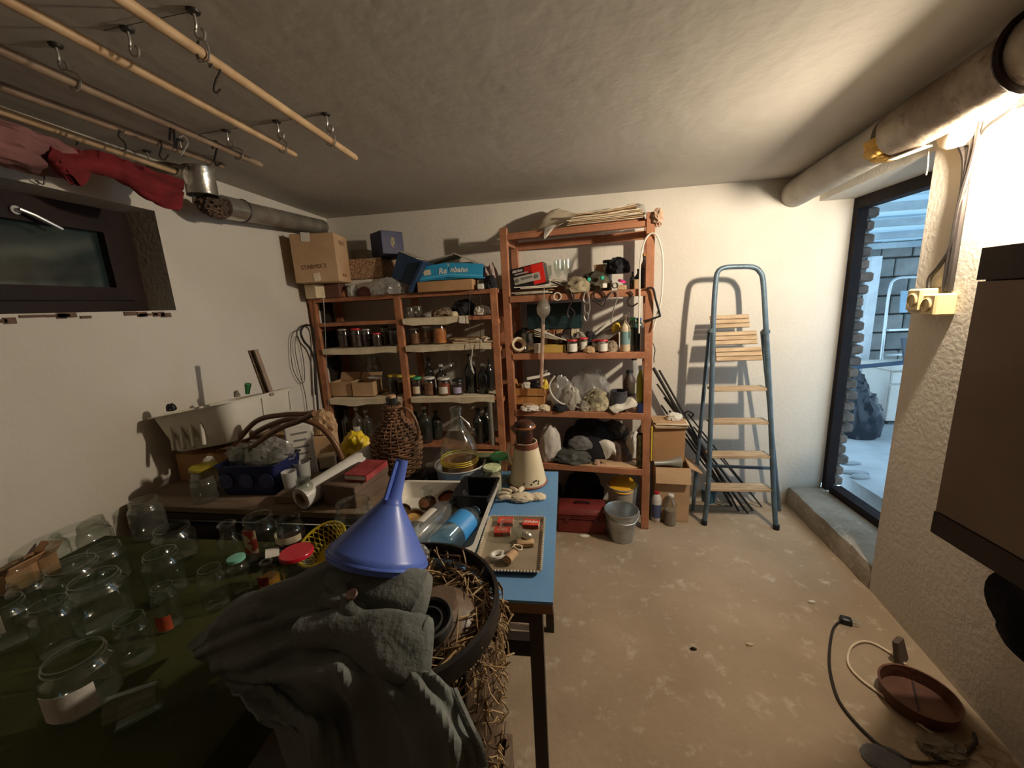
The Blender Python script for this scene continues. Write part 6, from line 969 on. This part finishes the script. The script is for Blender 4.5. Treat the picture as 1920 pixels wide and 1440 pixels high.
# yellow lattice basket
c = Vector((-.715, .962, JZ)); t = thing('yellow_basket', 'yellow plastic lattice basket tipped behind the red-lidded jar', 'basket', c + Vector((0, 0, .012)), 0, None, (R(24), R(-10), 0)); m_yb = P('yellow_plastic', (.70, .50, .03), .4)
B().tube(ringpts((0, 0, .062), .072, 36), .004, 8, closed=True).build('rim', m_yb, t); B().lathe([(0, 0), (.046, 0), (.048, .003), (0, .004)], 28).build('bottom', m_yb, t); b = B()
for k in range(26):
    for s in (-1, 1): b.tube([Vector(((.047 + .025 * q) * math.cos(2 * math.pi * k / 26 + s * q * .5), (.047 + .025 * q) * math.sin(2 * math.pi * k / 26 + s * q * .5), .002 + .06 * q)) for q in (0, .33, .67, 1)], .0017, 5)
o = b.build('lattice', m_yb, t); o['kind'] = 'stuff'
# ================================================================ straw-packed demijohn basket
C = Vector((-.325, .622, 0)); RZM = .895
t = obox('fruit_crate', 'rough wooden crate under the straw basket', (C.x, C.y - .01, 0), (.34, .30, .40), mpl, 0, 'crate', .012)
t = thing('straw_basket', 'black-rimmed basket with straw packing around a big demijohn', 'basket', (C.x, C.y, .405))
B().lathe([(.120, .0), (.125, .03), (.150, .22), (.168, .44), (.160, .44), (.14, .22), (.112, .03), (0, .01)], 40, Matrix.Identity(4)).build('wire_body', M('dark_wicker', (.05, .032, .02), (.025, .016, .01), 20, .8, .5, 60), t)
B().lathe([(.178, .455), (.186, .457), (.186, .492), (.178, .494), (.178, .455)], 56).build('rim_band', M('black_iron_band', (.022, .018, .017), (.012, .010, .010), 8, .45, .15, 30, metal=.3), t)
for k in range(10): a = 2 * math.pi * k / 10; B().bar((.176 * math.cos(a), .176 * math.sin(a), .47), (.128 * math.cos(a), .128 * math.sin(a), .01), .004, .02, (math.cos(a), math.sin(a), 0)).build('side_band', MATS['black_iron_band'], t)
m_str = [m_straw, M('dark_straw', (.16, .095, .045), (.09, .05, .025), 30, .8), M('pale_straw', (.55, .40, .21), (.42, .29, .14), 30, .7)]
random.seed(23)
for kind in range(3):
    b = B()
    for i in range(420):
        a = rnd(0, 2 * math.pi); r = rnd(.100, .172); c = Vector((r * math.cos(a), r * math.sin(a), .40 + rnd(0, .085) - (.172 - r) * .25)); l_ = rnd(.04, .10); th = a + rnd(-.9, .9) + math.pi / 2 * (rnd(0, 1) < .55); d = Vector((math.cos(th), math.sin(th), rnd(-.5, .55))).normalized() * l_ / 2
        if (c + d).xy.length > .176: d *= -.5
        b.tube([c - d, c + Vector((rnd(-.004, .004), rnd(-.004, .004), .004)), c + d], rnd(.0010, .0021), 4)
    for i in range(170):                                      # straw hanging outside
        a = rnd(-1.1, .7); z = rnd(.02, .45); r = .135 + .045 * z / .45 + rnd(.004, .022); c = Vector((r * math.cos(a), r * math.sin(a), z)); l_ = rnd(.025, .06); d = Vector((rnd(-.5, .5), rnd(-.5, .5), rnd(-1, 1))).normalized() * l_ / 2
        b.tube([c - d, c + Vector((rnd(-.006, .006), rnd(-.006, .006), 0)), c + d], rnd(.0009, .0019), 4)
    o = b.build('straw', m_str[kind], t); o['kind'] = 'stuff'
q = C + Vector((.050, .0, .42)); t = thing('big_demijohn', 'big dusty brown demijohn with black cap bedded in straw', 'demijohn', q, 0, None, (0, R(3), 0)); B().lathe([(0, .0), (.085, .005), (.105, .06), (.118, .20), (.118, .33), (.106, .40), (.082, .445), (.055, .465), (.034, .475), (.030, .49), (0, .49)], 36).build('glass_body', M('dusty_brown_glass', (.16, .11, .075), (.10, .065, .042), 6, .45, .2, 30, c3=(.24, .18, .13)), t)
m_cap = M('dusty_black_rubber', (.035, .033, .030), (.022, .021, .020), 10, .7, .2, 40)
B().lathe([(0, .478), (.030, .478), (.036, .482), (.043, .497), (.043, .512), (.040, .515), (.036, .512), (.034, .502), (.027, .501), (.026, .509), (.023, .509), (.022, .498), (0, .498)], 32, Matrix.Rotation(R(8), 4, 'X')).build('cap', m_cap, t)
# ================================================================ dark red bag, jacket, blue funnel
t = thing('red_bag', 'dark red bag with black straps under the jacket', 'bag', (-.525, .335, 0)); o = crumple((.18, .20, .72), 351, .12, 1.6, 4, -.95).build('sack', M('dark_red_canvas', (.15, .022, .014), (.09, .014, .010), 6, .8, .3, 50), t)
for x in (-.05, .05): B().tube(spline([(x, -.10, .30), (x, -.105, .55), (x, -.06, .715), (x, .02, .728)], 5), .012, 6, flat=.3).build('strap', m_blackcloth, t)
m_jk = M('grey_olive_canvas', (.150, .160, .148), (.105, .113, .105), 7, .85, .25, 120)
G = [((352, 1212, .74), (430, 1130, .86), (530, 1080, .93), (640, 1050, .955), (720, 1062, .955), (790, 1085, .94)), ((356, 1220, .77), (440, 1150, .93), (540, 1112, .97), (645, 1095, .975), (725, 1105, .97), (790, 1135, .945)), ((362, 1230, .765), (450, 1185, .90), (555, 1160, .95), (655, 1155, .955), (735, 1170, .955), (785, 1200, .945)), ((385, 1252, .76), (470, 1235, .87), (575, 1215, .935), (672, 1208, .95), (752, 1222, .95), (800, 1245, .94)), ((425, 1285, .74), (510, 1283, .84), (600, 1266, .945), (700, 1262, .95), (790, 1270, .945), (848, 1292, .93))]
grid = [[at(x, y, Z=z) for x, y, z in r_] for r_ in G]
for (yy, row) in ((.402, ((480, 1335), (555, 1345), (632, 1340), (735, 1332), (815, 1330), (880, 1362))), (.385, ((520, 1390), (585, 1410), (655, 1415), (750, 1410), (835, 1402), (902, 1415))), (.40, ((560, 1500), (610, 1530), (690, 1540), (780, 1540), (850, 1530), (914, 1510)))): grid.append([at(x, y, Y=yy + .012 * math.sin(i * 2.1 + yy * 40)) for i, (x, y) in enumerate(row)])
t = thing('canvas_jacket', 'grey-olive canvas jacket thrown over the straw basket and jar table', 'jacket', grid[3][3]); o = patch(grid, 16, .010, 6, 12, .004, (1.0, 2.0, 1.2), ((.04, .30, .8, .24, .03, .014), (.08, .42, .75, .40, .028, .016), (.15, .14, .62, .06, .03, .012), (.28, .22, .6, .33, .022, .012), (.12, .5, .5, .62, .03, .014), (.30, .52, .40, 1, .028, .020), (.46, .55, .52, 1, .03, .016), (.60, .50, .70, 1, .04, .016), (.76, .52, .84, 1, .036, .014), (.90, .55, .96, 1, .03, .008), (.2, .6, .24, 1, .025, .016), (.5, .47, .95, .6, .025, .012))).build('body', m_jk, t, world=True)
def strip(pts, w_, th, name, mat, par, n=6):
    P_ = spline(pts, n); rows = []
    for i, p in enumerate(P_): d = (P_[min(i + 1, len(P_) - 1)] - P_[max(i - 1, 0)]).normalized(); s = d.cross(Vector((0, -.6, .8))).normalized() * w_ / 2; rows.append([p - s, p - s * .3 + Vector((0, -.002, .004)), p + s * .3 + Vector((0, -.002, .004)), p + s])
    return B().surf(rows, th).build(name, mat, par, world=True)
def ftube(pts, W, T, seed=1, amp=.006, n=8, seg=28):
    """flattened cloth tube: half width W, half thickness T, wrinkled"""
    P_ = spline(pts, n); rows = []; m = len(P_)
    for i, p in enumerate(P_):
        q = i / (m - 1); d = (P_[min(i + 1, m - 1)] - P_[max(i - 1, 0)]).normalized(); s = d.cross(Vector((0, -.45, .9))).normalized(); u = s.cross(d).normalized(); w_ = W[0] + (W[1] - W[0]) * min(1, q * 1.6); row = []
        for k in range(seg):
            a = 2 * math.pi * k / seg; e = p + s * w_ * math.cos(a) + u * T * math.sin(a); row.append(e + (s * math.cos(a) + u * math.sin(a)) * amp * ridged((e.x, e.y * 1.6, e.z), 13, seed))
        rows.append(row)
    b = B(); b.surf(rows, 0, True); k = len(b.v); b.f.append(tuple(reversed(range(seg)))); b.f.append(tuple(range(k - seg, k))); return b
# two sleeves lying across with their cuffs, collar flap, button
sA = [at(560, 1185, Z=.955), at(630, 1178, Z=.965), at(700, 1195, Z=.968), at(752, 1210, Z=.966), at(792, 1216, Z=.958)]; ftube(sA, (.018, .042), .013, 3, .007).build('sleeve', m_jk, t, world=True); ftube([at(784, 1215, Z=.960), at(793, 1217, Z=.958), at(803, 1219, Z=.953)], (.0435, .0435), .0145, 4, .002, 3).build('cuff', m_jk, t, world=True)
sB = [at(620, 1085, Z=.975), at(680, 1090, Z=.985), at(740, 1102, Z=.980), at(785, 1118, Z=.965)]; ftube(sB, (.020, .040), .013, 7, .007).build('sleeve', m_jk, t, world=True); ftube([at(780, 1116, Z=.968), at(788, 1119, Z=.964), at(797, 1123, Z=.957)], (.041, .041), .0145, 8, .002, 3).build('cuff', m_jk, t, world=True)
strip([at(634, 1102, Z=.990), at(644, 1125, Z=.990), at(655, 1148, Z=.985), at(685, 1165, Z=.975)], .026, .003, 'collar_flap', m_jk, t); strip([at(600, 1122, Z=.985), at(625, 1128, Z=.988), at(655, 1138, Z=.985)], .02, .003, 'collar_flap', m_jk, t); strip([at(850, 1294, Z=.925), at(880, 1362, Y=.398), at(896, 1395, Y=.392), at(908, 1440, Y=.388)], .012, .003, 'hem', m_jk, t)
p = at(660, 1116, Z=1.0); B().lathe([(0, 0), (.009, 0), (.010, .002), (.008, .004), (0, .003)], 16, Matrix.Translation(p) @ Matrix.Rotation(R(25), 4, 'X')).build('button', P('brown_button', (.12, .07, .055), .4), t, world=True)
# funnel
p = at(708, 1048, Z=.985); t = thing('blue_funnel', 'large blue plastic funnel upside down on the jacket', 'funnel', p, 0, None, (R(-26), R(11), 0)); m_fu = P('blue_plastic', (.10, .17, .60), .35)
B().lathe([(.092, -.006), (.094, .0), (.092, .014), (.088, .018), (.055, .062), (.022, .105), (.0165, .118), (.0125, .190), (.010, .190), (.014, .118), (.05, .062), (.084, .016), (.090, .0)], 40).build('cone', m_fu, t); B().tube(ringpts((0, 0, .004), .093, 44), .0035, 6, closed=True).build('rim', m_fu, t)
for a in (R(-100), R(80)): B().add(*_boxv((0, 0, 0), (.012, .003, .075)), Matrix.Rotation(a, 4, 'Z') @ Matrix.Translation((.021, 0, .148)) @ Matrix.Rotation(R(-6), 4, 'Y')).build('rib', m_fu, t)
lump('plastic_wrap', 'crinkled clear wrapper stuck between the funnel and the straw', C + Vector((-.03, .14, .89)), (.07, .04, .03), p_bag, 360, 'wrapper')
